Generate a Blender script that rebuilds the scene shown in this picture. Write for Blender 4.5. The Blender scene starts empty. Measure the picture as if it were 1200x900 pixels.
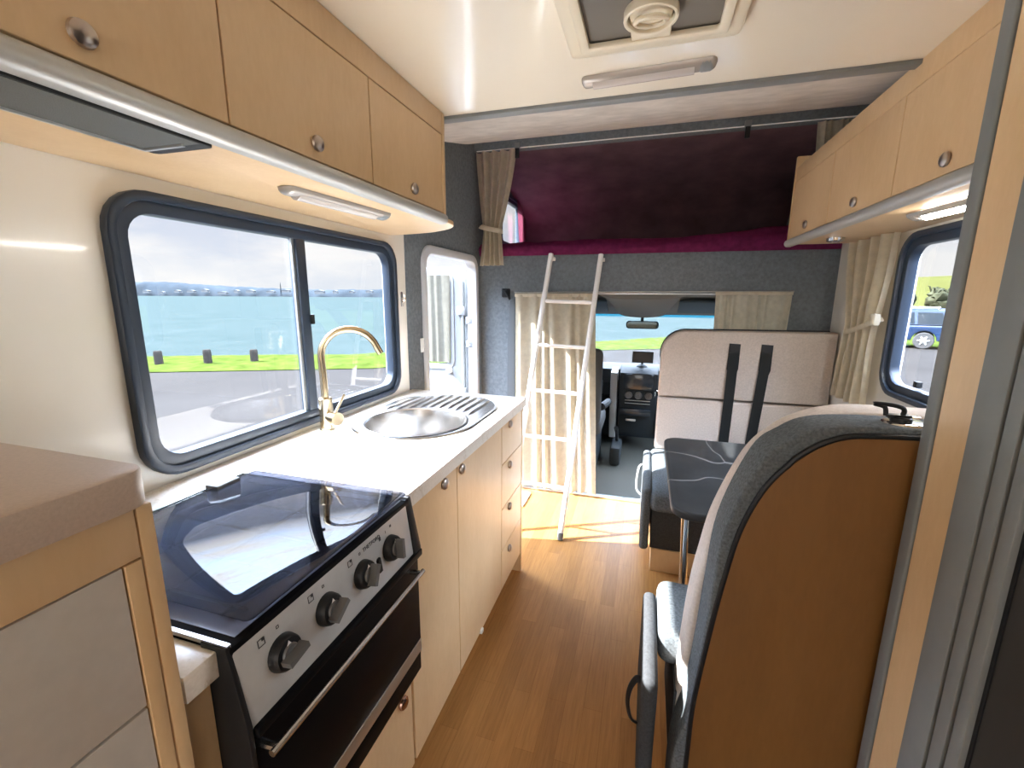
import bpy, bmesh, math, random
from mathutils import Vector, Matrix, noise
random.seed(7)
COL = bpy.context.scene.collection
PI = math.pi

# ------------------------------------------------------------------ materials
MATS = {}
def _nt(name):
    m = bpy.data.materials.new(name); m.use_nodes = True
    nt = m.node_tree; b = nt.nodes['Principled BSDF']
    MATS[name] = m
    return m, nt, b
def N(nt, typ, **kw):
    n = nt.nodes.new(typ)
    for k, v in kw.items():
        if k in n.inputs.keys() if hasattr(n.inputs, 'keys') else False: n.inputs[k].default_value = v
        else: setattr(n, k, v)
    return n
def coords(nt, scale=(1, 1, 1)):
    tc = nt.nodes.new('ShaderNodeTexCoord'); mp = nt.nodes.new('ShaderNodeMapping')
    mp.inputs['Scale'].default_value = scale
    nt.links.new(tc.outputs['Object'], mp.inputs['Vector'])
    return mp.outputs['Vector']
def ramp(nt, fac, stops):
    r = nt.nodes.new('ShaderNodeValToRGB'); e = r.color_ramp.elements
    while len(e) < len(stops): e.new(0.5)
    for i, (p, c) in enumerate(stops):
        e[i].position = p; e[i].color = (*c, 1)
    nt.links.new(fac, r.inputs['Fac']); return r.outputs['Color']
def noise_tex(nt, vec, scale, detail=4, rough=.55):
    n = nt.nodes.new('ShaderNodeTexNoise')
    n.inputs['Scale'].default_value = scale; n.inputs['Detail'].default_value = detail
    n.inputs['Roughness'].default_value = rough
    nt.links.new(vec, n.inputs['Vector']); return n.outputs['Fac']
def bump(nt, b, h, strength=.2, dist=.01):
    n = nt.nodes.new('ShaderNodeBump'); n.inputs['Strength'].default_value = strength
    n.inputs['Distance'].default_value = dist
    nt.links.new(h, n.inputs['Height']); nt.links.new(n.outputs['Normal'], b.inputs['Normal'])
def plain(name, c, rough=.5, metal=0, coat=0, emit=0, var=0, vs=8, bmp=0, bs=300, spec=None):
    m, nt, b = _nt(name)
    b.inputs['Base Color'].default_value = (*c, 1)
    b.inputs['Roughness'].default_value = rough; b.inputs['Metallic'].default_value = metal
    b.inputs['Coat Weight'].default_value = coat
    if coat: b.inputs['Coat Roughness'].default_value = .06
    if spec is not None: b.inputs['Specular IOR Level'].default_value = spec
    if emit:
        b.inputs['Emission Color'].default_value = (*c, 1); b.inputs['Emission Strength'].default_value = emit
    if var:
        f = noise_tex(nt, coords(nt), vs)
        lo = tuple(x*(1-var) for x in c); hi = tuple(min(1, x*(1+var)) for x in c)
        nt.links.new(ramp(nt, f, [(.3, lo), (.7, hi)]), b.inputs['Base Color'])
    if bmp:
        bump(nt, b, noise_tex(nt, coords(nt), bs, 3), bmp, .004)
    return m
def wood(name, c1, c2, scale=(1.2, 1.2, .35), rough=.38, coat=.15):
    m, nt, b = _nt(name)
    v = coords(nt, scale)
    f1 = noise_tex(nt, v, 5, 6, .6)
    v2 = coords(nt, tuple(s*9 for s in scale)); f2 = noise_tex(nt, v2, 9, 3, .6)
    mx = nt.nodes.new('ShaderNodeMath'); mx.operation = 'MULTIPLY_ADD'
    nt.links.new(f2, mx.inputs[0]); mx.inputs[1].default_value = .35
    nt.links.new(f1, mx.inputs[2])
    nt.links.new(ramp(nt, mx.outputs[0], [(.45, c1), (.85, c2)]), b.inputs['Base Color'])
    b.inputs['Roughness'].default_value = rough
    b.inputs['Coat Weight'].default_value = coat; b.inputs['Coat Roughness'].default_value = .15
    return m
def glass(name, tint=(1, 1, 1), ior=1.45, rough=0.0):
    m = bpy.data.materials.new(name); m.use_nodes = True; nt = m.node_tree; nt.nodes.clear()
    o = nt.nodes.new('ShaderNodeOutputMaterial'); t = nt.nodes.new('ShaderNodeBsdfTransparent')
    g = nt.nodes.new('ShaderNodeBsdfGlossy'); f = nt.nodes.new('ShaderNodeMath'); f.operation = 'MULTIPLY_ADD'; mx = nt.nodes.new('ShaderNodeMixShader')
    t.inputs['Color'].default_value = (*tint, 1); g.inputs['Roughness'].default_value = rough
    # Schlick reflectance, the same from both faces of the pane
    lw = nt.nodes.new('ShaderNodeLayerWeight'); lw.inputs['Blend'].default_value = .5
    pw = nt.nodes.new('ShaderNodeMath'); pw.operation = 'POWER'; pw.inputs[1].default_value = 5
    nt.links.new(lw.outputs['Facing'], pw.inputs[0]); nt.links.new(pw.outputs[0], f.inputs[0])
    r0 = ((ior-1)/(ior+1))**2
    f.inputs[1].default_value = 1-r0; f.inputs[2].default_value = r0
    nt.links.new(f.outputs[0], mx.inputs[0]); nt.links.new(t.outputs[0], mx.inputs[1]); nt.links.new(g.outputs[0], mx.inputs[2])
    nt.links.new(mx.outputs[0], o.inputs['Surface']); MATS[name] = m; return m
def cloth(name, c, trans=.3, var=.08, wv=900):
    m = bpy.data.materials.new(name); m.use_nodes = True; nt = m.node_tree
    b = nt.nodes['Principled BSDF']; o = nt.nodes['Material Output']
    b.inputs['Roughness'].default_value = .9; b.inputs['Specular IOR Level'].default_value = .15
    f = noise_tex(nt, coords(nt), 30)
    col = ramp(nt, f, [(.3, tuple(x*(1-var) for x in c)), (.7, tuple(min(1, x*(1+var)) for x in c))])
    nt.links.new(col, b.inputs['Base Color'])
    bump(nt, b, noise_tex(nt, coords(nt), wv, 2), .15, .002)
    if trans:
        t = nt.nodes.new('ShaderNodeBsdfTranslucent'); mx = nt.nodes.new('ShaderNodeMixShader')
        mx.inputs[0].default_value = trans
        nt.links.new(col, t.inputs['Color']); nt.links.new(b.outputs[0], mx.inputs[1]); nt.links.new(t.outputs[0], mx.inputs[2])
        nt.links.new(mx.outputs[0], o.inputs['Surface'])
    MATS[name] = m; return m

BEECH = wood('beech', (.64, .435, .235), (.72, .515, .30))
BEECH_EDGE = wood('beech_edge', (.50, .29, .12), (.60, .37, .17))
PANEL = wood('beech_panel', (.155, .068, .015), (.195, .09, .022), (1.5, 1.5, .3), .45, .05)
WHITE_WALL = plain('white_wall', (.80, .765, .69), .22, coat=.3, var=.02, vs=3)
CEIL = plain('ceiling_gelcoat', (.80, .73, .60), .16, coat=.5, bmp=.02, bs=9)
CARPET = plain('grey_carpet', (.155, .178, .197), .95, var=.18, vs=60, bmp=.5, bs=420, spec=.1)
ROOF_CARPET = plain('roof_carpet', (.54, .50, .45), .9, var=.14, vs=9, bmp=.4, bs=160, spec=.1)
BOUNCE_LINING = plain('alcove_lining_bounce', (.15, .085, .095), .75, var=.25, vs=6, bmp=.3, bs=200, spec=.25)  # grey lining with maroon bounce light from the purple sheet put into its colour
FRAME = plain('window_frame', (.020, .033, .056), .38, bmp=.05, bs=200)
GLASS = glass('window_glass')
TINT = glass('tinted_band', (.30, .75, .92))
SMOKE = glass('smoked_glass', (.30, .31, .36), 1.42)
ALU = plain('satin_aluminium', (.62, .64, .64), .32, .85, var=.04, vs=20)
RAIL = plain('rail_silver', (.50, .50, .48), .38, .35)
GREY_TRIM = plain('grey_trim', (.19, .205, .21), .55, .05, var=.05, vs=15)
STEEL = plain('stainless', (.58, .57, .56), .26, 1, var=.05, vs=40)
CHROME = plain('chrome', (.8, .8, .8), .08, 1)
KNOB = plain('nickel_knob', (.50, .44, .40), .28, 1)
COPPER_KNOB = plain('bronze_knob', (.42, .26, .20), .25, 1)
BRASS = plain('brushed_brass', (.56, .46, .31), .22, 1)
BLACK = plain('black_plastic', (.013, .014, .016), .4, spec=.25)
OVEN_BLACK = plain('oven_black', (.005, .005, .006), .45, spec=.07)
GREY_KNOB = plain('grey_knob', (.13, .13, .13), .4, .3)
PANEL_STEEL = plain('fascia_steel', (.55, .56, .56), .4, .25, var=.08, vs=14)
WHITE_PL = plain('white_plastic', (.85, .85, .83), .3)
CREAM_PL = plain('cream_plastic', (.74, .67, .52), .35)
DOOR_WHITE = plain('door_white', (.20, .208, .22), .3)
WHITE_PAINT = plain('white_paint', (.88, .88, .88), .3, coat=.2)
LAMP_CASE = plain('lamp_case', (.42, .39, .36), .25, .3)
LAMP_LENS = plain('lamp_lens', (.50, .46, .43), .15, coat=.3)
LIT = plain('lit_diffuser', (1, .97, .90), .4, emit=42)
SCREEN_MESH = plain('flyscreen', (.17, .155, .13), .7, bmp=.2, bs=700)
HOOD = plain('hood_filter', (.12, .125, .12), .5, .4, bmp=.5, bs=500)
CURTAIN = cloth('curtain_cream', (.79, .74, .63), .55)
PURPLE = cloth('purple_sheet', (.22, .028, .11), .0, .2, 300)
PINK = cloth('pink_curtain', (.30, .10, .15), .3)
BEIGE = plain('beige_upholstery', (.56, .495, .445), .85, var=.10, vs=120, bmp=.4, bs=600, spec=.15)
GREY_UP = plain('grey_upholstery', (.115, .13, .14), .92, var=.35, vs=160, bmp=.5, bs=500, spec=.12)
DARK_UP = plain('charcoal_upholstery', (.055, .058, .062), .9, var=.2, vs=140, bmp=.4, bs=500, spec=.12)
BELT = plain('seat_belt', (.022, .026, .027), .6, bmp=.3, bs=800)
WHITE_PANEL = plain('pale_laminate', (.58, .54, .49), .4, var=.03, vs=60)
TAUPE_TOP = plain('taupe_worktop', (.50, .40, .33), .42, var=.07, vs=260)
MAT_CAB = plain('cab_mat', (.055, .055, .045), .8, bmp=.2, bs=250)
CAB_DARK = plain('cab_plastic', (.028, .034, .038), .6, bmp=.1, bs=400, spec=.15)
CAB_GREY = plain('cab_trim', (.34, .35, .34), .4)
HEADLINER = plain('cab_headliner', (.20, .205, .20), .9, spec=.1)
VISOR = plain('visor_vinyl', (.05, .075, .095), .7)
DIAL = plain('dial_plastic', (.10, .105, .11), .35, .3)
SCREENBLK = plain('screen_black', (.02, .025, .03), .15)
WHITE_PRINT = plain('white_print', (.85, .85, .85), .5)
BLACK_PRINT = plain('black_print', (.04, .04, .045), .5)

def make_worktop_mat():
    m, nt, b = _nt('stone_worktop')
    v = coords(nt)
    base = ramp(nt, noise_tex(nt, v, 180, 3), [(.35, (.72, .68, .62)), (.65, (.79, .755, .70))])
    vn = noise_tex(nt, coords(nt, (1, 1.6, 1)), 4.5, 6, .65)
    vein = ramp(nt, vn, [(.485, (1, 1, 1)), (.50, (.80, .74, .66)), (.515, (1, 1, 1))])
    mx = nt.nodes.new('ShaderNodeMix'); mx.data_type = 'RGBA'; mx.blend_type = 'MULTIPLY'; mx.inputs[0].default_value = .8
    nt.links.new(base, mx.inputs[6]); nt.links.new(vein, mx.inputs[7]); nt.links.new(mx.outputs[2], b.inputs['Base Color'])
    b.inputs['Roughness'].default_value = .3
    return m
STONE = make_worktop_mat()
def make_marble():
    m, nt, b = _nt('black_marble')
    tc = nt.nodes.new('ShaderNodeTexCoord'); wn = nt.nodes.new('ShaderNodeTexNoise'); wn.inputs['Scale'].default_value = 3
    nt.links.new(tc.outputs['Object'], wn.inputs['Vector'])
    add = nt.nodes.new('ShaderNodeMix'); add.data_type = 'RGBA'; add.blend_type = 'ADD'; add.inputs[0].default_value = .22
    nt.links.new(tc.outputs['Object'], add.inputs[6]); nt.links.new(wn.outputs['Color'], add.inputs[7])
    vo = nt.nodes.new('ShaderNodeTexVoronoi'); vo.feature = 'DISTANCE_TO_EDGE'; vo.inputs['Scale'].default_value = 2.1
    nt.links.new(add.outputs[2], vo.inputs['Vector'])
    f = ramp(nt, vo.outputs['Distance'], [(0, (.17, .165, .16)), (.004, (.10, .097, .093)), (.009, (.017, .0185, .0195))])
    cl = ramp(nt, noise_tex(nt, coords(nt), 7, 5), [(.4, (0, 0, 0)), (.8, (.012, .012, .012))])
    mx = nt.nodes.new('ShaderNodeMix'); mx.data_type = 'RGBA'; mx.blend_type = 'ADD'; mx.inputs[0].default_value = 1
    nt.links.new(f, mx.inputs[6]); nt.links.new(cl, mx.inputs[7]); nt.links.new(mx.outputs[2], b.inputs['Base Color'])
    b.inputs['Roughness'].default_value = .5; b.inputs['Specular IOR Level'].default_value = .25
    return m
MARBLE = make_marble()
def make_floor():
    m, nt, b = _nt('laminate_floor')
    tc = nt.nodes.new('ShaderNodeTexCoord'); mp = nt.nodes.new('ShaderNodeMapping')
    mp.inputs['Rotation'].default_value = (0, 0, PI/2)
    nt.links.new(tc.outputs['Object'], mp.inputs['Vector'])
    br = nt.nodes.new('ShaderNodeTexBrick'); br.offset = .37
    br.inputs['Scale'].default_value = 1; br.inputs['Brick Width'].default_value = .55; br.inputs['Row Height'].default_value = .064
    br.inputs['Mortar Size'].default_value = .0006; br.inputs['Bias'].default_value = 0
    br.inputs['Color1'].default_value = (.31, .145, .042, 1); br.inputs['Color2'].default_value = (.40, .195, .060, 1)
    br.inputs['Mortar'].default_value = (.26, .11, .03, 1)
    nt.links.new(mp.outputs[0], br.inputs['Vector'])
    g = noise_tex(nt, coords(nt, (40, 2.2, 1)), 3, 5, .65)
    gr = ramp(nt, g, [(.3, (.80, .78, .74)), (.7, (1.1, 1.1, 1.1))])
    mx = nt.nodes.new('ShaderNodeMix'); mx.data_type = 'RGBA'; mx.blend_type = 'MULTIPLY'; mx.inputs[0].default_value = 1
    nt.links.new(br.outputs['Color'], mx.inputs[6]); nt.links.new(gr, mx.inputs[7]); nt.links.new(mx.outputs[2], b.inputs['Base Color'])
    b.inputs['Roughness'].default_value = .4; b.inputs['Specular IOR Level'].default_value = .35
    return m
FLOOR = make_floor()

# ------------------------------------------------------------------ mesh builder
class MB:
    def __init__(self): self.bm = bmesh.new()
    def merge(self, b2):
        me = bpy.data.meshes.new('t'); b2.to_mesh(me); b2.free(); self.bm.from_mesh(me); bpy.data.meshes.remove(me); return self
    def _bev(self, b, off, seg, edges=None):
        if off: bmesh.ops.bevel(b, geom=edges or b.edges[:], offset=off, segments=seg, profile=.5, affect='EDGES', clamp_overlap=True)
    def box(self, x0, x1, y0, y1, z0, z1, bev=0, seg=2, rot=None):
        b = bmesh.new(); bmesh.ops.create_cube(b, size=1)
        c = Vector(((x0+x1)/2, (y0+y1)/2, (z0+z1)/2))
        for v in b.verts: v.co = Vector((v.co.x*abs(x1-x0), v.co.y*abs(y1-y0), v.co.z*abs(z1-z0)))
        self._bev(b, bev, seg)
        for v in b.verts:
            if rot is not None: v.co = rot @ v.co
            v.co += c
        return self.merge(b)
    def prism(self, pts, axis, a, b_, bev=0, seg=2):
        # pts: 2-D polygon in the two other axes (yz for x, xz for y, xy for z)
        def P(p, t): return {'x': (t, p[0], p[1]), 'y': (p[0], t, p[1]), 'z': (p[0], p[1], t)}[axis]
        b = bmesh.new()
        lo = [b.verts.new(P(p, a)) for p in pts]; hi = [b.verts.new(P(p, b_)) for p in pts]
        n = len(pts)
        f0 = b.faces.new(lo); f1 = b.faces.new(hi[::-1])
        for i in range(n): b.faces.new((lo[i], hi[i], hi[(i+1) % n], lo[(i+1) % n]))
        bmesh.ops.recalc_face_normals(b, faces=b.faces[:])
        if bev: self._bev(b, bev, seg, list(f0.edges)+list(f1.edges))
        return self.merge(b)
    def ring(self, outer, inner, axis, a, b_, bev=0):
        def P(p, t): return {'x': (t, p[0], p[1]), 'y': (p[0], t, p[1]), 'z': (p[0], p[1], t)}[axis]
        b = bmesh.new(); n = len(outer)
        oa = [b.verts.new(P(p, a)) for p in outer]; ob = [b.verts.new(P(p, b_)) for p in outer]
        ia = [b.verts.new(P(p, a)) for p in inner]; ib = [b.verts.new(P(p, b_)) for p in inner]
        ed = []
        for i in range(n):
            j = (i+1) % n
            b.faces.new((oa[i], oa[j], ia[j], ia[i])); b.faces.new((ob[i], ib[i], ib[j], ob[j]))
            b.faces.new((oa[i], ob[i], ob[j], oa[j])); b.faces.new((ia[i], ia[j], ib[j], ib[i]))
        if bev:
            b.edges.ensure_lookup_table()
            loops = []
            for L in (oa, ob, ia, ib):
                for i in range(n):
                    e = b.edges.get((L[i], L[(i+1) % n]))
                    if e: loops.append(e)
            self._bev(b, bev, 2, loops)
        bmesh.ops.recalc_face_normals(b, faces=b.faces[:])
        return self.merge(b)
    def tube(self, pts, r, seg=10, closed=False, flat=1.0):
        pts = [Vector(p) for p in pts]; n = len(pts)
        rs = r if isinstance(r, (list, tuple)) else [r]*n
        b = bmesh.new(); rings = []
        prev = None
        for i, p in enumerate(pts):
            if closed: t = pts[(i+1) % n]-pts[i-1]
            else: t = pts[min(i+1, n-1)]-pts[max(i-1, 0)]
            t.normalize()
            if prev is None:
                u = t.orthogonal().normalized()
            else:
                u = prev-t*prev.dot(t); u.normalize()
            prev = u; w = t.cross(u)
            rings.append([b.verts.new(p+(u*math.cos(2*PI*k/seg)+w*math.sin(2*PI*k/seg)*flat)*rs[i]) for k in range(seg)])
        m = n if closed else n-1
        for i in range(m):
            A, B = rings[i], rings[(i+1) % n]
            for k in range(seg): b.faces.new((A[k], A[(k+1) % seg], B[(k+1) % seg], B[k]))
        if not closed:
            b.faces.new(rings[0][::-1]); b.faces.new(rings[-1])
        bmesh.ops.recalc_face_normals(b, faces=b.faces[:])
        return self.merge(b)
    def lathe(self, prof, c, axis=(0, 0, 1), seg=24, sx=1, sy=1):
        c = Vector(c); ax = Vector(axis).normalized()
        q = Vector((0, 0, 1)).rotation_difference(ax).to_matrix()
        b = bmesh.new(); rings = []
        for (r, h) in prof:
            if r < 1e-6: rings.append([b.verts.new(q @ Vector((0, 0, h))+c)])
            else: rings.append([b.verts.new(q @ Vector((r*sx*math.cos(2*PI*k/seg), r*sy*math.sin(2*PI*k/seg), h))+c) for k in range(seg)])
        for A, B in zip(rings, rings[1:]):
            for k in range(seg):
                k2 = (k+1) % seg
                if len(A) == 1 and len(B) == 1: continue
                if len(A) == 1: b.faces.new((A[0], B[k], B[k2]))
                elif len(B) == 1: b.faces.new((A[k], A[k2], B[0]))
                else: b.faces.new((A[k], A[k2], B[k2], B[k]))
        if len(rings[0]) > 1: b.faces.new(rings[0])
        if len(rings[-1]) > 1: b.faces.new(rings[-1])
        bmesh.ops.recalc_face_normals(b, faces=b.faces[:])
        return self.merge(b)
    def grid(self, fn, nu, nv, thick=0):
        b = bmesh.new()
        V = [[b.verts.new(fn(i/nu, j/nv)) for j in range(nv+1)] for i in range(nu+1)]
        for i in range(nu):
            for j in range(nv): b.faces.new((V[i][j], V[i+1][j], V[i+1][j+1], V[i][j+1]))
        if thick: bmesh.ops.solidify(b, geom=b.faces[:], thickness=thick)
        bmesh.ops.recalc_face_normals(b, faces=b.faces[:])
        return self.merge(b)
    def blob(self, c, r, sub=2, amp=.2, fr=2.0, flat=1.0):
        b = bmesh.new(); bmesh.ops.create_icosphere(b, subdivisions=sub, radius=1)
        c = Vector(c)
        for v in b.verts:
            d = 1+amp*noise.noise(v.co*fr+c)
            v.co = Vector((v.co.x*r*d, v.co.y*r*d, v.co.z*r*d*flat))+c
        return self.merge(b)
    def obj(self, name, mat, parent=None, origin=None, smooth=True, ang=35):
        me = bpy.data.meshes.new(name)
        if parent is not None:
            o0 = Vector(parent.location) if parent.parent is None else Vector(parent.location)+Vector(parent.parent.location)
            loc = Vector((0, 0, 0))
        else:
            if origin is None:
                xs = [v.co for v in self.bm.verts]
                mn = Vector([min(c[i] for c in xs) for i in range(3)]); mx = Vector([max(c[i] for c in xs) for i in range(3)])
                origin = ((mn.x+mx.x)/2, (mn.y+mx.y)/2, mn.z)
            o0 = Vector(origin); loc = o0
        for v in self.bm.verts: v.co -= o0
        self.bm.to_mesh(me); self.bm.free()
        me.materials.append(mat)
        if smooth:
            for p in me.polygons: p.use_smooth = True
            me.set_sharp_from_angle(angle=math.radians(ang))
        o = bpy.data.objects.new(name, me); COL.objects.link(o)
        o.location = loc
        if parent is not None: o.parent = parent
        return o

def tag(o, label, cat, group=None, kind=None):
    o['label'] = label; o['category'] = cat
    if group: o['group'] = group
    if kind: o['kind'] = kind
    return o
def thing(name, loc, label, cat, group=None):
    o = bpy.data.objects.new(name, None); COL.objects.link(o); o.location = loc
    o.empty_display_size = .05
    return tag(o, label, cat, group)
def struct(o):
    o['kind'] = 'structure'; return o
def copy_tree(o, parent=None):
    c = o.copy(); COL.objects.link(c)
    if parent is not None: c.parent = parent
    for ch in list(o.children): copy_tree(ch, c)
    return c
def rr(a0, a1, b0, b1, r, n=6):
    pts = []
    for cx, cy, s in ((a1-r, b1-r, 0), (a0+r, b1-r, 90), (a0+r, b0+r, 180), (a1-r, b0+r, 270)):
        for k in range(n+1):
            t = math.radians(s+90*k/n); pts.append((cx+r*math.cos(t), cy+r*math.sin(t)))
    return pts
def smooth_line(pts, n=8):
    # Catmull-Rom through 2-D or 3-D points
    P = [Vector((*p, 0)) if len(p) == 2 else Vector(p) for p in pts]; out = []
    for i in range(len(P)-1):
        p0 = P[max(i-1, 0)]; p1 = P[i]; p2 = P[i+1]; p3 = P[min(i+2, len(P)-1)]
        for k in range(n):
            t = k/n
            out.append(.5*((2*p1)+(p2-p0)*t+(2*p0-5*p1+4*p2-p3)*t*t+(3*p1-p0-3*p2+p3)*t**3))
    out.append(P[-1])
    return [tuple(v[:2]) for v in out] if len(pts[0]) == 2 else out
def text_part(name, body, size, mat, parent, loc, R):
    cu = bpy.data.curves.new(name, 'FONT'); cu.body = body; cu.size = size; cu.extrude = .0004
    cu.align_x = 'CENTER'; cu.align_y = 'CENTER'; cu.materials.append(mat)
    tmp = bpy.data.objects.new('tmp', cu)
    me = bpy.data.meshes.new_from_object(tmp); me.materials.clear(); me.materials.append(mat)
    bpy.data.objects.remove(tmp)
    o = bpy.data.objects.new(name, me); COL.objects.link(o); o.parent = parent
    o.matrix_local = Matrix.Translation(Vector(loc)-Vector(parent.location)) @ R.to_4x4()
    return o

XL, XR, YB = -1.15, 1.02, 3.0       # inner faces of left wall, right wall, cab bulkhead
ZC = 2.05
YREAR = -2.4

# ------------------------------------------------------------------ room shell
struct(MB().box(XL-.05, XR+.05, YREAR-.05, YB+.0, -.05, 0).obj('floor', FLOOR, origin=(0, 0, 0)))
def holed(axis, t0, t1, A, B, holes):
    """wall slab with rectangular holes; A=(a0,a1) long axis, B=(z0,z1)"""
    m = MB()
    def put(a0, a1, z0, z1):
        if a1-a0 < 1e-4 or z1-z0 < 1e-4: return
        if axis == 'x': m.box(t0, t1, a0, a1, z0, z1)
        else: m.box(a0, a1, t0, t1, z0, z1)
    cur = A[0]
    for (h0, h1, z0, z1) in sorted(holes):
        put(cur, h0, B[0], B[1]); put(h0, h1, B[0], z0); put(h0, h1, z1, B[1]); cur = h1
    put(cur, A[1], B[0], B[1]); return m
struct(holed('x', XL-.04, XL, (YREAR, 1.975), (0, ZC), [(.735, 1.835, .98, 1.60)]).obj('wall_left', WHITE_WALL))
struct(holed('x', XL-.04, XL+.003, (1.975, 4.35), (0, 2.48), [(2.165, 2.895, -.001, 1.635), (3.46, 4.0, 1.83, 2.17)]).obj('wall_left_front', CARPET))
struct(holed('x', XR, XR+.04, (YREAR, YB), (0, ZC), [(1.17, 2.28, 1.045, 1.62)]).obj('wall_right', WHITE_WALL))
struct(MB().box(XR-.003, XR+.04, YB, 4.35, 1.62, 2.48).box(XR, XR+.04, 1.67, YB, ZC, 2.48).obj('wall_right_front', CARPET))
struct(holed('y', YREAR-.04, YREAR, (XL-.04, XR+.04), (0, ZC), [(-.85, .75, .85, 1.75)]).obj('wall_back', WHITE_WALL))
# bulkhead with opening to the cab, rounded upper corners
bo = MB()
bo.box(XL+.003, -.88, YB, YB+.05, 0, 1.425).box(.80, XR, YB, YB+.05, 0, 1.425).box(XL+.003, XR, YB, YB+.05, 1.425, 1.675)
bo.prism([(-.88, 1.425), (-.88, 1.36)]+[(-.80-.08*math.cos(math.radians(a)), 1.345+.08*math.sin(math.radians(a))) for a in range(10, 91, 16)], 'y', YB, YB+.05)
bo.prism([(.80, 1.425), (.72, 1.425)]+[(.72+.08*math.sin(math.radians(a)), 1.345+.08*math.cos(math.radians(a))) for a in range(10, 81, 16)]+[(.80, 1.36)], 'y', YB, YB+.05)
struct(bo.obj('wall_front', CARPET))
struct(MB().box(-.8, .74, YB-.006, YB+.02, 1.419, 1.427, .002).obj('trim_4', ALU))
struct(MB().box(-.88, .80, YB-.03, YB+.02, 0, .012, .003).obj('trim_5', ALU))
# ceiling panel with grey edge
struct(MB().box(XL-.04, XR+.04, YREAR, 1.645, ZC, ZC+.04).obj('ceiling', CEIL))
struct(MB().box(XL, XR, 1.632, 1.672, ZC-.012, ZC+.045, .004).obj('trim_1', GREY_TRIM))
# luton roof: rises forward from the ceiling edge, then closes down to the nose
prof = smooth_line([(1.66, 2.058), (2.0, 2.135), (2.4, 2.235), (2.75, 2.325), (2.9, 2.375)], 4)
pp = prof+[(2.92, 2.42), (1.66, 2.11)]
struct(MB().prism(pp, 'x', XL, XR).obj('ceiling_front', ROOF_CARPET))
struct(MB().box(XL, XR, 2.90, 2.985, 2.325, 2.43, .008).obj('trim_2', CARPET))
nose = smooth_line([(2.98, 2.36), (3.5, 2.30), (3.95, 2.16), (4.22, 1.92), (4.28, 1.62)], 6)
struct(MB().prism(nose+[(4.33, 1.62), (4.27, 1.95), (3.98, 2.21), (3.5, 2.36), (2.98, 2.42)], 'x', XL, XR).obj('ceiling_alcove', BOUNCE_LINING))
struct(MB().box(XL-.04, XR+.04, YB+.05, 4.33, 1.60, 1.675).obj('trim_3', CARPET))

# ------------------------------------------------------------------ windows
def win_x(name, x_in, sgn, y0, y1, z0, z1, r, mull=None, w=.05):
    """framed window in an x = const wall; sgn points into the room"""
    root = bpy.data.objects.new(name, None); COL.objects.link(root); root.location = (x_in, (y0+y1)/2, z0)
    struct(root)
    a, b = sorted((x_in-sgn*.015, x_in+sgn*.022))
    m = MB().ring(rr(y0, y1, z0, z1, r), rr(y0+w*.42, y1-w*.42, z0+w*.42, z1-w*.42, r*.86), 'x', a, b, .005)
    struct(m.obj('window_frame', FRAME, root))
    a, b = sorted((x_in-sgn*.03, x_in+sgn*.008))
    m = MB().ring(rr(y0+w*.36, y1-w*.36, z0+w*.36, z1-w*.36, r*.86), rr(y0+w, y1-w, z0+w, z1-w, r*.62), 'x', a, b, .003)
    if mull: m.box(a+.002, b-.002, mull-.021, mull+.021, z0+w*.8, z1-w*.8, .003)
    struct(m.obj('window_sash', FRAME, root))
    g = MB().prism(rr(y0+w*.8, y1-w*.8, z0+w*.8, z1-w*.8, r*.6), 'x', x_in-sgn*.020, x_in-sgn*.023)
    struct(g.obj('window_pane', GLASS, root))
    return root
w1 = win_x('window_1', XL, 1, .70, 1.87, .943, 1.637, .095, 1.285)
struct(MB().box(XL-.014, XL+.018, 1.301, 1.313, 1.30, 1.335, .004).obj('window_latch', BLACK, w1))
struct(MB().box(XL-.012, XL-.004, 1.254, 1.266, .99, 1.60).obj('window_seal', ALU, w1))
w2 = win_x('window_2', XR, -1, 1.13, 2.325, .995, 1.665, .11, None, .055)
struct(MB().box(XR-.006, XR+.016, 2.06, 2.085, 1.06, 1.085, .004).obj('window_latch', BLACK, w2))
win_x('window_3', XL+.003, 1, 3.42, 4.04, 1.79, 2.21, .08)

# ------------------------------------------------------------------ entrance door (open, folded outward)
root = bpy.data.objects.new('door_1', None); COL.objects.link(root); root.location = (XL, 2.53, 0); struct(root)
m = MB().ring(rr(2.13, 2.93, .0, 1.67, .10), rr(2.175, 2.885, .03, 1.625, .07), 'x', XL-.05, XL+.016, .006)
struct(m.obj('door_frame', plain('door_frame_white', (.55, .57, .60), .3), root))
yl = 2.915
leaf = thing('entrance_door', (-1.52, yl, .03), 'white outward opened entrance door with curtained window, beyond the worktop', 'door')
m = MB().ring(rr(-1.86, -1.215, .04, 1.60, .09), rr(-1.78, -1.335, .90, 1.555, .06), 'y', yl, yl+.035, .006)
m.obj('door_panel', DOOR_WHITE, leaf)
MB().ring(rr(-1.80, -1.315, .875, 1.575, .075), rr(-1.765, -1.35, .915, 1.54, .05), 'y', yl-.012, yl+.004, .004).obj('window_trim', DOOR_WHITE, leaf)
MB().prism(rr(-1.775, -1.34, .905, 1.55, .05), 'y', yl+.015, yl+.019).obj('window_pane', GLASS, leaf)
def fold_sheet(P, nf, amp, seed=0, nu=96, nv=14, thick=.003, jit=.5):
    def fn(u, v):
        a, b, nrm = P(u, v)
        w = math.sin(2*PI*nf*u+1.3*math.sin(2*PI*u*2.3+seed)+.5*math.sin(3*v+seed))
        w += jit*noise.noise(Vector((u*nf*1.7+seed, v*1.2, seed)))
        return Vector(a)*(1-v)+Vector(b)*v+Vector(nrm)*(amp*w*(.55+.45*v))
    return MB().grid(fn, nu, nv, thick)
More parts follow.
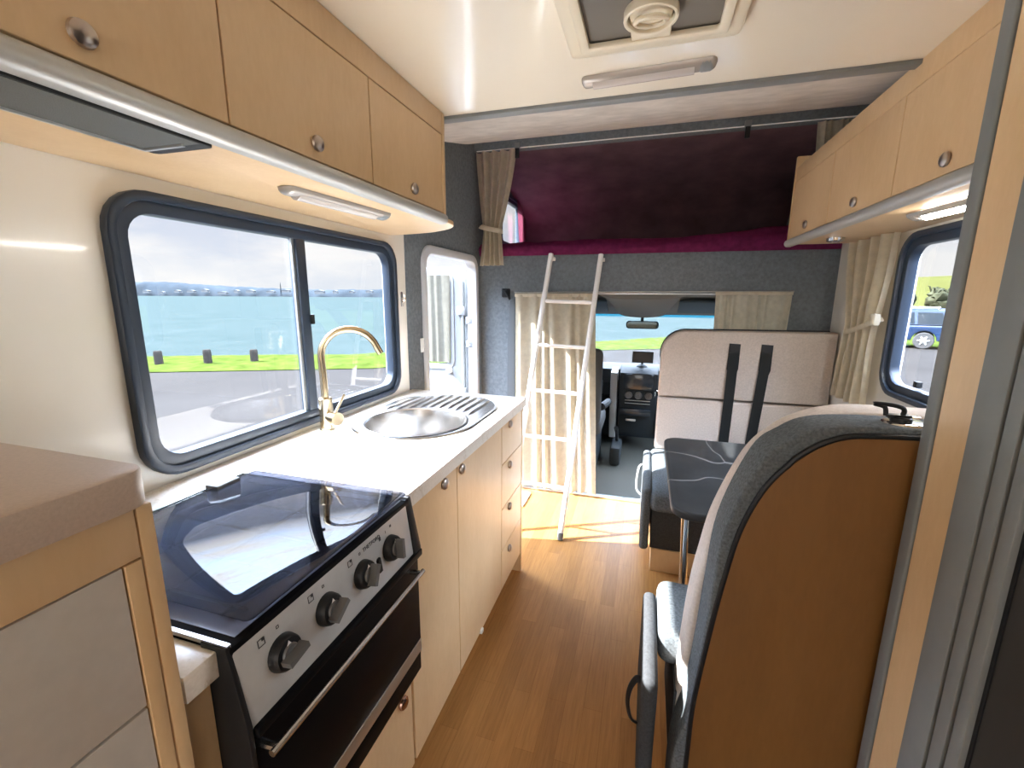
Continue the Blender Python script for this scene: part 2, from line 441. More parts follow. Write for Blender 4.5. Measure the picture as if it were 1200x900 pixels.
fold_sheet(lambda u, v: ((-1.765+.43*u, yl-.022, 1.545), (-1.765+.42*u, yl-.02, .93), (0, 1, 0)), 6, .007, 2).obj('door_curtain', cloth('door_curtain_cloth', (.20, .19, .16), .3), leaf)
MB().tube([(-1.245, yl-.014, .25), (-1.245, yl-.014, 1.50)], .011).tube([(-1.228, yl-.004, .1), (-1.228, yl-.004, 1.56)], .006).obj('door_rod', GREY_TRIM, leaf)
for zz in (1.30, .72):
    MB().box(-1.285, -1.225, yl-.03, yl-.002, zz-.03, zz+.03, .004).obj('hinge', DOOR_WHITE, leaf)
for zz in (1.235, 1.07, .64):
    h = MB().box(-1.215, -1.165, yl-.032, yl-.002, zz-.025, zz+.025, .004)
    for dz in (-.012, .012): h.lathe([(0, .003), (.006, .003), (.006, 0)], (-1.19, yl-.032, zz+dz), (0, -1, 0), 8)
    h.obj('hinge', DOOR_WHITE, leaf)
MB().box(-1.375, -1.335, yl-.04, yl-.001, .855, .885, .006).obj('door_handle', WHITE_PL, leaf)
tag(MB().box(XL+.003, XL+.012, 2.095, 2.125, 1.105, 1.18, .003).box(XL+.012, XL+.017, 2.103, 2.117, 1.125, 1.16, .002).obj('light_switch', WHITE_PL),
    'small white light switch on the grey wall left of the door opening', 'switch')
tag(MB().box(XL, XL+.006, 1.92, 1.936, 1.35, 1.42, .002).tube([(XL+.006, 1.928, 1.37), (XL+.022, 1.928, 1.385), (XL+.018, 1.928, 1.41)], .004, 8).obj('wall_hook', CHROME),
    'tiny chrome hook on the white wall beside the left window', 'hook')

# ------------------------------------------------------------------ galley base cabinets
XF = -.55
def door_knob(parent, c, axis, mat=KNOB, r=.018):
    return MB().lathe([(0, .0145), (r*.6, .0135), (r*.92, .009), (r, .004), (r*.86, 0), (0, 0)], c, axis, 20).obj('knob', mat, parent)
base = thing('base_cabinet', (-.84, 1.45, 0), 'pale beech galley base cabinet with two doors and four drawers under the sink', 'cabinet')
MB().box(XL+.005, XF-.02, .895, 1.98, .10, .75).box(XF-.04, XF-.02, .895, 1.98, .75, .883).box(XL+.005, XL+.02, .895, 1.98, .75, .883).box(XL+.005, XF-.02, .895, .915, .75, .883).box(XL+.005, XF-.06, .895, 1.975, 0, .10).obj('carcass', BEECH_EDGE, base)
MB().box(XL+.005, XF+.001, 1.982, 2.0, 0, .883, .001).obj('end_panel', BEECH, base)
def front(y0, y1, z0, z1, name, kn, parent=base, mat=BEECH, kmat=KNOB, x=XF):
    d = MB().box(x-.018, x, y0+.0022, y1-.0022, z0+.0022, z1-.0022, .0012, 1).obj(name, mat, parent)
    if kn: door_knob(d, (x, kn[0], kn[1]), (1, 0, 0), kmat)
    return d
front(.900, 1.215, .105, .872, 'door', (1.118, .853)); front(1.215, 1.672, .105, .872, 'door', (1.247, .850))
for z0, z1, k in ((.697, .872, .852), (.495, .697, .665), (.300, .495, .465), (.105, .300, .255)):
    front(1.672, 1.980, z0, z1, 'drawer', (1.778, k))
MB().box(XF-.02, XF+.008, 1.405, 1.425, .10, .118, .003).obj('door_catch', WHITE_PL, base)

cook_base = thing('oven_cabinet', (-.84, .62, 0), 'beech cabinet below the black oven with one small door and bronze knob', 'cabinet')
MB().box(XL+.005, XF-.02, .378, .890, .10, .46).box(XL+.005, XF-.06, .378, .890, 0, .10).obj('carcass', BEECH_EDGE, cook_base)
front(.392, .893, .105, .464, 'door', (.842, .36), cook_base, BEECH, COPPER_KNOB)
MB().box(-.60, XF, .338, .376, 0, .878, .001).obj('corner_post', BEECH, cook_base)

# worktop with sink cut-out (strips around) and cooker gap
ZW, TW = .925, .04
hy0, hy1, hx1 = .380, .858, -1.02          # cooker gap
sx0, sx1, sy0, sy1 = -1.055, -.615, 1.25, 1.93   # hole for the sink
def sink_outline(off=0):
    pts = []
    cx, cyA, cyB = -.835, 1.48, 1.70
    rx, ryA, ryB = .243-off, .245-off, .255-off
    for k in range(40):
        t = -PI+PI*k/40; pts.append((cx+rx*math.cos(t), cyA+ryA*math.sin(t)))
    for k in range(40):
        t = PI*k/40; pts.append((cx+rx*math.cos(t), cyB+ryB*math.sin(t)))
    return pts
w = MB()
def ray_poly(c, t, poly):
    d = (math.cos(t), math.sin(t)); best = 0
    for p, q in zip(poly, poly[1:]+poly[:1]):
        ex, ey = q[0]-p[0], q[1]-p[1]; den = d[0]*ey-d[1]*ex
        if abs(den) < 1e-9: continue
        a_ = ((p[0]-c[0])*ey-(p[1]-c[1])*ex)/den; b_ = ((p[0]-c[0])*d[1]-(p[1]-c[1])*d[0])/den
        if a_ > 0 and -1e-6 <= b_ <= 1+1e-6: best = max(best, a_)
    return (c[0]+d[0]*best, c[1]+d[1]*best)
rect = [(XL+.003, 1.10), (-.532, 1.10), (-.532, 1.998), (XL+.003, 1.998)]
sc_ = (-.835, 1.59)
angs = sorted([2*PI*k/96-PI for k in range(96)]+[math.atan2(p[1]-sc_[1], p[0]-sc_[0]) for p in rect])
w.ring([ray_poly(sc_, t, rect) for t in angs], [ray_poly(sc_, t, sink_outline(.006)) for t in angs], 'z', ZW-TW, ZW)
w.box(XL+.003, -.532, hy1, 1.10, ZW-TW, ZW).box(XL+.003, hx1, .376, hy1, ZW-TW, ZW).box(-.66, -.532, .332, .380, ZW-TW, ZW, .002).box(XL+.003, -.655, .33, .380, ZW-TW, ZW)
tag(w.obj('worktop', STONE), 'pale stone effect worktop with sink and cooker let into it', 'worktop')

# sink
sink = thing('kitchen_sink', (-.83, 1.59, ZW), 'stainless steel sink with round bowl and ridged drainer in the worktop', 'sink')
bowl_c = (-.825, 1.455); rb = .19
bowl = [(bowl_c[0]+rb*math.cos(2*PI*k/80-PI), bowl_c[1]+rb*math.sin(2*PI*k/80-PI)) for k in range(80)]
# rim plate with hole for the bowl
b = MB(); out = sink_outline(); mid = sink_outline(.014)
def plate(outer, za, inner, zb):
    bm = bmesh.new(); A = [bm.verts.new((*p, za)) for p in outer]; B = [bm.verts.new((*p, zb)) for p in inner]
    n = len(A)
    for i in range(n): bm.faces.new((A[i], A[(i+1) % n], B[(i+1) % n], B[i]))
    return bm
b.merge(plate(sink_outline(-.002), ZW, sink_outline(.002), ZW+.006)); b.merge(plate(sink_outline(.002), ZW+.006, mid, ZW+.0035))
b.merge(plate(mid, ZW+.0035, bowl, ZW+.0035))
b.obj('rim', STEEL, sink)
pr = [(rb+.010, .006), (rb+.003, .0075), (rb-.004, .003), (rb-.012, -.03), (rb-.02, -.11), (rb-.045, -.138), (rb-.09, -.145), (.04, -.147), (.0, -.147)]
bmb = MB(); bm2 = bmesh.new(); rings = []
for (r_, h) in pr[:-1]: rings.append([bm2.verts.new((bowl_c[0]+r_*math.cos(2*PI*k/48), bowl_c[1]+r_*math.sin(2*PI*k/48), ZW+h)) for k in range(48)])
for A, B in zip(rings, rings[1:]):
    for k in range(48): bm2.faces.new((A[k], A[(k+1) % 48], B[(k+1) % 48], B[k]))
bm2.faces.new(rings[-1]); bmb.merge(bm2); bmb.obj('bowl', STEEL, sink)
MB().lathe([(0, .004), (.03, .004), (.036, .001), (.036, 0), (0, 0)], (*bowl_c, ZW-.147)).obj('drain', CHROME, sink)
g = MB()
for k in range(10):
    x = -1.035+.0405*k
    y0 = 1.58; dx_ = abs(x-bowl_c[0])
    if dx_ < rb+.024: y0 = max(y0, bowl_c[1]+math.sqrt((rb+.024)**2-dx_**2))
    q_ = ((x+.835)/.222)**2
    if q_ >= 1: continue
    y1 = 1.70+.222*math.sqrt(1-q_)
    if y1-y0 > .03:
        n_ = 8
        g.tube([(x, y0+(y1-y0)*t/n_, ZW+.003) for t in range(n_+1)], [.003]+[.0078]*(n_-1)+[.003], 10)
g.obj('drainer_ridges', STEEL, sink)

# tap
tap = thing('kitchen_tap', (-1.083, 1.274, ZW), 'brushed brass swan neck mixer tap standing behind the round sink bowl', 'tap')
dx, dy = math.cos(math.radians(36)), math.sin(math.radians(36))
def T(s, z): return (-1.083+dx*s, 1.274+dy*s, z)
MB().lathe([(0, 0), (.027, 0), (.027, .004), (.0235, .006), (.0235, .115), (.021, .118), (0, .118)], (-1.083, 1.274, ZW)).obj('body', BRASS, tap)
arc = [T(0, 1.03), T(-.001, 1.12), T(-.003, 1.18)]+[T(.093-.096*math.cos(math.radians(a)), 1.19+.094*math.sin(math.radians(a))) for a in range(6, 161, 11)]+[T(.197, 1.195)]
MB().tube(arc, .0125, 14).obj('spout', BRASS, tap)
l1 = T(0, .975)
tx, ty = .80, -.30
MB().tube([(l1[0], l1[1], .975), (l1[0]+tx*.045, l1[1]+ty*.045, .975)], .017, 14).tube([(l1[0]+tx*.045, l1[1]+ty*.045, .975), (l1[0]+tx*.085, l1[1]+ty*.085, .975)], .023, 18).obj('valve', BRASS, tap)
MB().tube([(l1[0]+tx*.068, l1[1]+ty*.068, .995), (l1[0]+tx*.080+.004, l1[1]+.018, 1.055)], .0045, 8).obj('lever', BRASS, tap)

# ------------------------------------------------------------------ cooker
ck = thing('gas_cooker', (-.76, .62, .52), 'black cooker with smoked glass lid, steel fascia and four knobs', 'cooker')
MB().box(-1.01, -.528, .390, .852, .512, .905).obj('body', OVEN_BLACK, ck)
MB().box(-1.015, -.512, .381, .857, .903, .930, .004).obj('hob_surround', OVEN_BLACK, ck)
MB().box(-1.016, -1.008, .381, .857, .928, .9345).box(-1.012, -.515, .852, .858, .928, .9345).box(-1.012, -.515, .380, .386, .928, .9345).obj('edge_trim', ALU, ck)
hobplate = MB().box(-.985, -.525, .40, .84, .930, .931).obj('hob_plate', plain('hob_enamel', (.17, .18, .215), .35), ck)
for (bx, by, br) in ((-.87, .52, .038), (-.87, .73, .048), (-.63, .52, .048)):
    MB().lathe([(0, .007), (br*.6, .007), (br*.65, .004), (br, .003), (br, 0), (0, 0)], (bx, by, .931), seg=24).obj('burner', BLACK, ck)
gs = MB()
for yy in (.44, .53, .62, .71, .80): gs.tube([(-.975, yy, .940), (-.545, yy, .940)], .0028, 6)
for xx in (-.95, -.82, -.70, -.57): gs.tube([(xx, .42, .940), (xx, .825, .940)], .0028, 6)
gs.obj('pan_support', BLACK, ck)
MB().prism(rr(-.968, -.514, .415, .853, .012), 'z', .9435, .9475, .001).obj('glass_lid', SMOKE, ck)
MB().box(-.996, -.955, .735, .80, .936, .952, .005).obj('lid_hinge', GREY_TRIM, ck)
tm = MB()
for k in range(18): tm.prism([(-.992, .42+.017*k), (-.978, .425+.017*k), (-.978, .431+.017*k), (-.992, .436+.017*k)], 'z', .930, .9385)
tm.obj('vent_teeth', BLACK, ck)
# sloping fascia
fx0, fz0, fx1, fz1 = -.513, .928, -.497, .806
yA, yB = .372, .858
fas = MB().prism([(-.52, .925), (fx0, fz0), (fx1, fz1), (fx1, fz1-.01), (-.53, fz1-.01)], 'y', yA+.012, yB-.018, .0015)
fas_o = fas.obj('fascia', PANEL_STEEL, ck)
MB().prism([(-.56, .932), (fx0-.002, fz0+.004), (fx1+.006, fz1), (fx1+.006, fz1-.012), (-.56, fz1-.012)], 'y', yB-.018, yB+.010, .003).obj('side_cap', BLACK, ck)
MB().prism([(-.56, .932), (fx0-.002, fz0+.004), (fx1+.004, fz1), (fx1+.004, fz1-.3), (-.56, fz1-.3)], 'y', yA+.005, yA+.014, .002).obj('side_cap', BLACK, ck)
nf = Vector((fz0-fz1, 0, fx1-fx0)).normalized()          # fascia normal
up = Vector((fx0-fx1, 0, fz0-fz1)).normalized()
def fp(y, s): return Vector((fx1, y, fz1))+up*s            # point on fascia, s up the slope
for i, (yk, ang) in enumerate(((.457, 80), (.557, 62), (.660, 30), (.757, 8))):
    c = fp(yk, .057)
    kb = MB().lathe([(0, .016), (.0235, .0155), (.026, .012), (.028, .002), (.028, 0), (0, 0)], c, nf, 28).obj('knob', BLACK, ck)
    gx = (up*math.cos(math.radians(ang))+Vector((0, 1, 0))*math.sin(math.radians(ang)))
    gy = nf.cross(gx)
    Rm = Matrix((gx, gy, nf)).transposed()
    mb = MB().lathe([(0, .019), (.014, .019), (.0155, .0165), (.0155, .014)], c, nf, 20)
    bb = bmesh.new(); bmesh.ops.create_cube(bb, size=1)
    for v in bb.verts: v.co = Rm @ Vector((v.co.x*.040, v.co.y*.009, v.co.z*.018))+c+nf*.026
    mb.merge(bb); mb.obj('grip', GREY_KNOB, kb)
    mk = c+nf*.0166+gx*.0
    mm = MB(); b3 = bmesh.new()
    tri = [b3.verts.new(c+nf*.0168+up*.022), b3.verts.new(c+nf*.0168+up*.0145+Vector((0, .0045, 0))), b3.verts.new(c+nf*.0168+up*.0145-Vector((0, .0045, 0)))]
    b3.faces.new(tri); mm.merge(b3); mm.obj('pointer', WHITE_PRINT, kb)
    # printed burner square and dot above each knob
    mk = MB(); cc = fp(yk-.030, .098)+nf*.0006
    Rf = Matrix((Vector((0, 1, 0)), up, nf)).transposed()
    def ibox(cx, cy, sx, sy):
        b4 = bmesh.new(); bmesh.ops.create_cube(b4, size=1)
        for v in b4.verts: v.co = Rf @ Vector((v.co.x*sx+cx, v.co.y*sy+cy, v.co.z*.0006))+cc
        mk.merge(b4)
    if i < 3:
        for q in ((0, .0055, .012, .001), (0, -.0055, .012, .001), (.0055, 0, .001, .012), (-.0055, 0, .001, .012)): ibox(*q)
        ibox(.0035, .0035, .005, .005)
        mk.obj('burner_mark', BLACK_PRINT, fas_o); mk = MB(); ibox(.030, 0.0, .0045, .001); ibox(.030, .004, .0045, .001); ibox(.028, .002, .001, .005); ibox(.032, .002, .001, .005)
    else:
        ibox(.0, -.004, .006, .008); mk.obj('grill_mark', BLACK_PRINT, fas_o); mk = MB(); ibox(.042, .004, .006, .005); mk.obj('grill_mark', BLACK_PRINT, fas_o); mk = MB(); ibox(.022, 0, .0012, .006)
    mk.obj('zero_mark', BLACK_PRINT, fas_o)
Rt = Matrix((Vector((0, 1, 0)), up, nf)).transposed()
text_part('lettering', 'THETFORD', .0115, BLACK_PRINT, ck, fp(.700, .100)+nf*.0004, Rt)
MB().box(-.003, .003, -.5, .5, -.5, .5)
c = fp(.711, .044)
sw = bmesh.new(); bmesh.ops.create_cube(sw, size=1)
for v in sw.verts: v.co = Rt @ Vector((v.co.x*.012, v.co.y*.032, v.co.z*.010))+c
bmesh.ops.bevel(sw, geom=sw.edges[:], offset=.002, segments=2, affect='EDGES')
m_ = MB(); m_.merge(sw); m_.obj('ignition_switch', BLACK, ck)
# grill / oven doors
MB().box(-.53, -.496, .388, .860, .552, .797, .004).box(-.52, -.488, .388, .868, .783, .800, .003).obj('oven_door', OVEN_BLACK, ck)
hd = MB().tube([(-.468, .388, .766), (-.468, .832, .766)], .0055, 10)
for yy in (.398, .822): hd.tube([(-.498, yy, .764), (-.468, yy, .766)], .006, 8)
hd.obj('oven_handle', STEEL, ck)
MB().box(-.52, -.494, .40, .858, .522, .556, .002).obj('lower_trim', ALU, ck)
MB().box(-.53, -.497, .388, .858, .468, .530, .003).obj('lower_rail', OVEN_BLACK, ck)

# ------------------------------------------------------------------ tall unit nearest the camera (left)
nu = thing('tall_unit', (-.87, .06, 0), 'beech framed unit with pale panels and taupe top beside the cooker', 'cabinet')
def near_top():
    r = .03; pts = [(XL+.002, .330)]
    for k in range(8):
        t = math.radians(90-90*k/7); pts.append((-.520-r+r*math.cos(t), .330-r+r*math.sin(t)))
    pts += [(-.520, -.30), (XL+.002, -.30)]
    return pts
MB().prism(near_top(), 'z', 1.169, 1.212, .004).obj('worktop', TAUPE_TOP, nu)
MB().box(XL+.002, -.550, -.29, .310, .08, 1.168).box(XL+.002, -.60, -.29, .310, 0, .08).obj('carcass', BEECH_EDGE, nu)
MB().box(XL+.002, -.529, .311, .328, 0, 1.168, .002).obj('end_post', BEECH, nu)
MB().box(-.550, -.529, .292, .309, .08, 1.107, .001).obj('stile', BEECH, nu)
MB().box(-.550, -.529, -.29, .309, 1.110, 1.168, .001).obj('top_rail', BEECH, nu)
MB().box(-.550, -.531, -.28, .290, .929, 1.107, .001).obj('drawer', WHITE_PANEL, nu)
MB().box(-.550, -.531, -.28, .290, .52, .925, .001).obj('drawer', WHITE_PANEL, nu)
MB().box(-.550, -.531, -.28, .290, .085, .516, .001).obj('drawer', WHITE_PANEL, nu)

# ------------------------------------------------------------------ overhead cabinet, left
XO, ZO = -.752, 1.672
ol = thing('overhead_cabinet', (-.95, .92, ZO), 'long pale beech overhead cabinet with three doors above the left window', 'cabinet')
MB().box(XL, XO-.018, .20, 1.588, ZO+.016, ZC-.002).obj('carcass', BEECH, ol)
# underside board with swept end shelf
us = [(XL, .20), (-.745, .20), (-.742, 1.60)]+[(p[0], p[1]) for p in smooth_line([(-.742, 1.60), (-.752, 1.675), (-.80, 1.745), (-.88, 1.80), (-.97, 1.835), (XL, 1.86)], 5)[1:]]
MB().prism(us, 'z', ZO, ZO+.016, .003).obj('bottom_board', BEECH, ol)
MB().box(XL, XO+.002, 1.588, 1.606, ZO+.017, ZC-.002, .001).obj('end_panel', BEECH, ol)
MB().box(XO-.018, XO, .20, 1.588, 1.975, ZC-.002, .001).obj('top_rail', BEECH, ol)
for y0, y1 in ((.245, .694), (.694, 1.141), (1.141, 1.586)):
    front(y0, y1, 1.704, 1.974, 'door', ((y0+y1)/2+.003, 1.742), ol, BEECH, KNOB, XO)
# light-grey bull-nosed rail under the doors
rp = [(-.765, 1.701), (-.750, 1.701)]+[(-.750+.016*math.sin(math.radians(a)), 1.683+.018*math.cos(math.radians(a))) for a in range(10, 181, 17)]+[(-.765, 1.664)]
MB().prism(rp, 'y', .20, 1.588).obj('rail', RAIL, ol)
door = None
hood = thing('range_hood', (-.84, .40, 1.64), 'slim dark range hood under the left overhead cabinet', 'hood')
MB().ring(rr(-.912, -.7685, .10, .672, .012), rr(-.896, -.772, .13, .640, .004), 'z', 1.661, 1.671, .002).obj('hood_frame', BLACK, hood)
MB().box(-.898, -.770, .127, .643, 1.6595, 1.668).obj('filter', HOOD, hood)
MB().box(-.897, -.891, .13, .640, 1.656, 1.662).box(-.891, -.80, .634, .640, 1.656, 1.662).obj('filter_trim', ALU, hood)
def strip_lamp(name, c, L, ang, label, lit):
    root = thing(name, c, label, 'lamp')
    ca, sa = math.cos(ang), math.sin(ang)
    R3 = Matrix.Rotation(ang, 3, 'Z')
    def prof_bar(l, w, h, z, cap, off=0):
        b = bmesh.new(); pts = []
        es = [1-(1-cap)*(1-math.cos(PI/2*k/8)) for k in range(8, -1, -1)]
        for s in [-e for e in es[::-1]]+[-.5, 0, .5]+es:
            ww = w*(1 if abs(s) < cap else math.sqrt(max(.02, 1-((abs(s)-cap)/(1-cap))**2)))
            hh = h*(1 if abs(s) < cap else math.sqrt(max(.05, 1-((abs(s)-cap)/(1-cap))**2)))
            ring = []
            for j in range(9):
                t = PI*j/8
                ring.append(b.verts.new(R3 @ Vector((s*l/2+off, ww/2*math.cos(t), -hh*math.sin(t)+z))+Vector(c)))
            pts.append(ring)
        for A, B in zip(pts, pts[1:]):
            for j in range(8): b.faces.new((A[j], A[j+1], B[j+1], B[j]))
            b.faces.new((A[8], A[0], B[0], B[8]))
        b.faces.new(pts[0]); b.faces.new(pts[-1][::-1])
        bmesh.ops.recalc_face_normals(b, faces=b.faces[:]); return MB().merge(b)
    prof_bar(L, .058, .020, 0, .92).obj('lamp_case', LAMP_CASE, root)
    prof_bar(L*.76, .044, .027, 0, .985, -L*.03).obj('diffuser', LIT if lit else LAMP_LENS, root)
    prof_bar(L*.14, .056, .023, 0, .3, L*.425).obj('end_cap', GREY_TRIM if not lit else LAMP_CASE, root)
    return root
strip_lamp('strip_lamp', (-.885, 1.175, ZO-.001), .42, PI/2-.08, 'clear strip lamp under the left overhead cabinet', False)
strip_lamp('strip_lamp.001', (-.047, 1.492, ZC-.001), .38, -.05, 'unlit strip lamp on the ceiling in front of the roof hatch', False)

# ------------------------------------------------------------------ roof hatch
ht = thing('roof_hatch', (-.032, 1.12, ZC-.03), 'cream roof hatch frame with dark insect screens and a round handle', 'hatch')
MB().ring(rr(-.238, .174, .90, 1.325, .02), rr(-.196, .132, .945, 1.272, .008), 'z', ZC-.024, ZC-.001, .006).obj('hatch_frame', CREAM_PL, ht)
MB().ring(rr(-.205, .141, .936, 1.281, .01), rr(-.182, .118, .958, 1.258, .006), 'z', ZC-.036, ZC-.022, .004).obj('inner_frame', CREAM_PL, ht)
MB().box(-.19, .126, .95, 1.266, ZC-.020, ZC-.014).obj('flyscreen', SCREEN_MESH, ht)
MB().box(-.080, .012, 1.185, 1.262, ZC-.032, ZC-.02, .003).ring(
    [(-.034+.060*math.cos(2*PI*k/32), 1.165+.060*math.sin(2*PI*k/32)) for k in range(32)],
    [(-.034+.051*math.cos(2*PI*k/32), 1.165+.051*math.sin(2*PI*k/32)) for k in range(32)], 'z', ZC-.042, ZC-.02, .004).obj('handle_ring', CREAM_PL, ht)
MB().lathe([(0, 0), (.046, 0), (.046, .01), (0, .01)], (-.034, 1.165, ZC-.03), seg=24).obj('handle_well', CREAM_PL, ht)
MB().tube([(-.034+.034*math.cos(2*PI*k/20), 1.172+.030*math.sin(2*PI*k/20), ZC-.040+.006*math.sin(2*PI*k/20)) for k in range(20)], .0055, 8, True).obj('handle_bar', CREAM_PL, ht)

# ------------------------------------------------------------------ overhead cabinet, right
XO2, ZO2 = .682, 1.678
o2 = thing('overhead_cabinet.001', (.85, 1.95, ZO2), 'pale beech overhead cabinet above the right window and dinette', 'cabinet')
MB().box(XO2+.018, XR, .96, 2.724, ZO2+.016, ZC-.002).obj('carcass', BEECH, o2)
MB().box(XO2-.004, XR, .96, 2.748, ZO2, ZO2+.016, .002).obj('bottom_board', BEECH, o2)
MB().box(XO2-.002, XR, 2.726, 2.748, ZO2+.017, 2.105, .001).obj('end_panel', BEECH, o2)
MB().box(XO2, XO2+.018, .96, 2.724, 1.982, ZC+.001, .001).obj('top_rail', BEECH, o2)
for y0, y1 in ((1.172, 1.690), (1.690, 2.207), (2.207, 2.724)):
    d = MB().box(XO2, XO2+.018, y0+.002, y1-.002, 1.703, 1.980, .0012, 1).obj('door', BEECH, o2)
    door_knob(d, (XO2, (y0+y1)/2, 1.738), (-1, 0, 0))
rp = [(XO2+.014, 1.700), (XO2-.001, 1.700)]+[(XO2-.001-.016*math.sin(math.radians(a)), 1.682+.018*math.cos(math.radians(a))) for a in range(10, 181, 17)]+[(XO2+.014, 1.664)]
MB().prism(rp, 'y', .96, 2.735).obj('rail', RAIL, o2)
strip_lamp('strip_lamp.002', (.86, 1.66, ZO2-.001), .46, PI/2+.12, 'lit white strip lamp under the right overhead cabinet', True)
sp = thing('spot_lamp', (.82, 2.50, ZO2-.02), 'small chrome disc lamp under the far end of the right overhead cabinet', 'lamp')
MB().lathe([(0, 0), (.02, 0), (.036, .005), (.038, .018), (0, .018)], (.82, 2.50, ZO2-.0185), seg=24).obj('lamp_body', CHROME, sp)
MB().lathe([(0, -.001), (.018, -.001), (.018, .002), (0, .002)], (.82, 2.50, ZO2-.0195), seg=20).obj('lamp_lens', LAMP_LENS, sp)

# ------------------------------------------------------------------ wardrobe / washroom partition at the right edge
wr = thing('wardrobe', (.76, .3, 0), 'beech wardrobe side with grey metal trims at the right edge', 'wardrobe')
MB().box(.512, XR-.003, -.60, .94, 0, ZC-.002).obj('carcass', BEECH, wr)
MB().box(.502, .514, .842, .935, 0, ZC-.002).obj('side_panel', BEECH, wr)
MB().box(.4985, .53, .940, .972, 0, ZC-.002, .004, 3).obj('corner_trim', GREY_TRIM, wr)
MB().box(.505, .53, .934, .941, 0, ZC-.002).obj('trim_gap_strip', BLACK, wr)  # black strip put in as the dark gap between trim and wood
MB().box(.501, .512, .712, .846, 0, ZC-.002).obj('track_groove_backing', BLACK, wr)  # black backing put in to darken the grooves between the tracks
tr = MB().box(.492, .502, .785, .843, 0, ZC-.002, .002).box(.492, .502, .750, .777, 0, ZC-.002, .002).box(.492, .502, .718, .742, 0, ZC-.002, .002)
tr.obj('door_track', GREY_TRIM, wr)
MB().box(.503, .513, -.58, .716, .02, ZC-.01).obj('shutter', plain('dark_shutter', (.025, .024, .022), .7), wr)

# ------------------------------------------------------------------ dinette: near bench
WOOD_L = smooth_line([(.166, .02), (.168, .282), (.171, .435), (.190, .632), (.207, .77), (.229, .90), (.268, 1.007), (.323, 1.08), (.385, 1.122), (.46, 1.133), (.56, 1.136)], 6)
GREY_L = smooth_line([(.128, .02), (.130, .236), (.156, .384), (.170, .545), (.179, .697), (.194, .886), (.250, 1.057), (.30, 1.112), (.353, 1.142), (.441, 1.153), (.56, 1.153)], 6)
CUSH_L = smooth_line([(.135, .16), (.138, .30), (.146, .45), (.157, .62), (.173, .74), (.197, .865), (.254, 1.018), (.31, 1.09), (.37, 1.130), (.45, 1.154), (.56, 1.157)], 6)
nb = thing('dinette_bench', (.55, 1.25, 0), 'near dinette bench with curved beech back edged in grey upholstery', 'bench')
MB().prism(WOOD_L+[(1.0, 1.136), (1.0, .02)], 'y', .992, 1.004).obj('back_panel', PANEL, nb)
MB().tube([(x-.004, .996, z+.004 if i > 40 else z) for i, (x, z) in enumerate(WOOD_L)]+[(1.0, .996, 1.140)], .006, 8).obj('piping', BLACK, nb)
MB().prism(GREY_L+[(1.0, 1.153), (1.0, .02)], 'y', 1.0, 1.112, .008, 3).obj('back_shell', GREY_UP, nb)
MB().prism(CUSH_L+[(1.0, 1.157), (1.0, .16)], 'y', 1.108, 1.215, .028, 4).obj('backrest', BEIGE, nb)
MB().box(.088, 1.0, 1.19, 1.465, .335, .452, .035, 4).obj('seat_cushion', GREY_UP, nb)
MB().box(.135, 1.0, 1.115, 1.43, .10, .335).obj('bench_box', DARK_UP, nb)
MB().box(.145, 1.0, 1.12, 1.435, 0, .10).obj('plinth', BEECH, nb)
sl = MB().box(.044, .086, 1.02, 1.405, .12, .432, .02, 4).obj('side_bolster', DARK_UP, nb)
pts = [(.050, 1.10, .355), (.034, 1.10, .36), (.018, 1.10, .325), (.014, 1.10, .275), (.026, 1.10, .225), (.050, 1.10, .215)]
MB().tube(smooth_line(pts, 5), .009, 8, False, .45).obj('pull_strap', BLACK, sl)

# swivel bracket on the bench back
bk = thing('swivel_bracket', (.51, 1.055, 1.153), 'black swivel bracket on a chrome disc on top of the near bench back', 'bracket')
MB().lathe([(0, .004), (.030, .004), (.037, .002), (.039, 0), (0, 0)], (.512, 1.055, 1.1535), seg=28).obj('disc', CHROME, bk)
MB().lathe([(0, .013), (.016, .013), (.018, .011), (.018, .003)], (.505, 1.055, 1.1535), seg=20).box(.478, .520, 1.046, 1.064, 1.164, 1.171, .003).obj('hub', BLACK, bk)
MB().tube(smooth_line([(.478, 1.055, 1.167), (.474, 1.055, 1.184), (.455, 1.055, 1.190), (.482, 1.055, 1.1895), (.502, 1.055, 1.185), (.508, 1.055, 1.178), (.506, 1.055, 1.168)], 5), .0045, 8).obj('lever', BLACK, bk)
MB().box(.515, .535, 1.048, 1.062, 1.163, 1.169, .002).obj('clip', CHROME, bk)

# far bench
fb = thing('dinette_bench.001', (.55, 2.55, 0), 'far dinette bench with tall beige backrest in front of the cab', 'bench')
BK = [(.095, .80), (.095, 1.03)]+[(.235-.14*math.cos(math.radians(a)), 1.06+.145*math.sin(math.radians(a))) for a in range(0, 91, 9)]+[(1.01, 1.212), (1.01, .80)]
MB().prism(BK, 'y', 2.83, 2.945, .014, 3).obj('backrest', BEIGE, fb)
MB().box(.095, 1.01, 2.825, 2.945, .455, .788, .014, 3).obj('lower_backrest', BEIGE, fb)
MB().tube([(p[0], 2.94, p[1]+.002) for p in BK[1:13]]+[(1.0, 2.94, 1.214)], .006, 6).obj('piping', DARK_UP, fb)
MB().box(.07, 1.01, 2.165, 2.86, .335, .455, .035, 4).obj('seat_cushion', GREY_UP, fb)
MB().box(.085, 1.01, 2.205, 2.94, .125, .335).obj('bench_box', DARK_UP, fb)
MB().box(.092, 1.01, 2.195, 2.94, 0, .125, .002).obj('plinth', BEECH, fb)
sl = MB().box(.030, .076, 2.18, 2.80, .115, .455, .02, 4).obj('side_bolster', GREY_UP, fb)
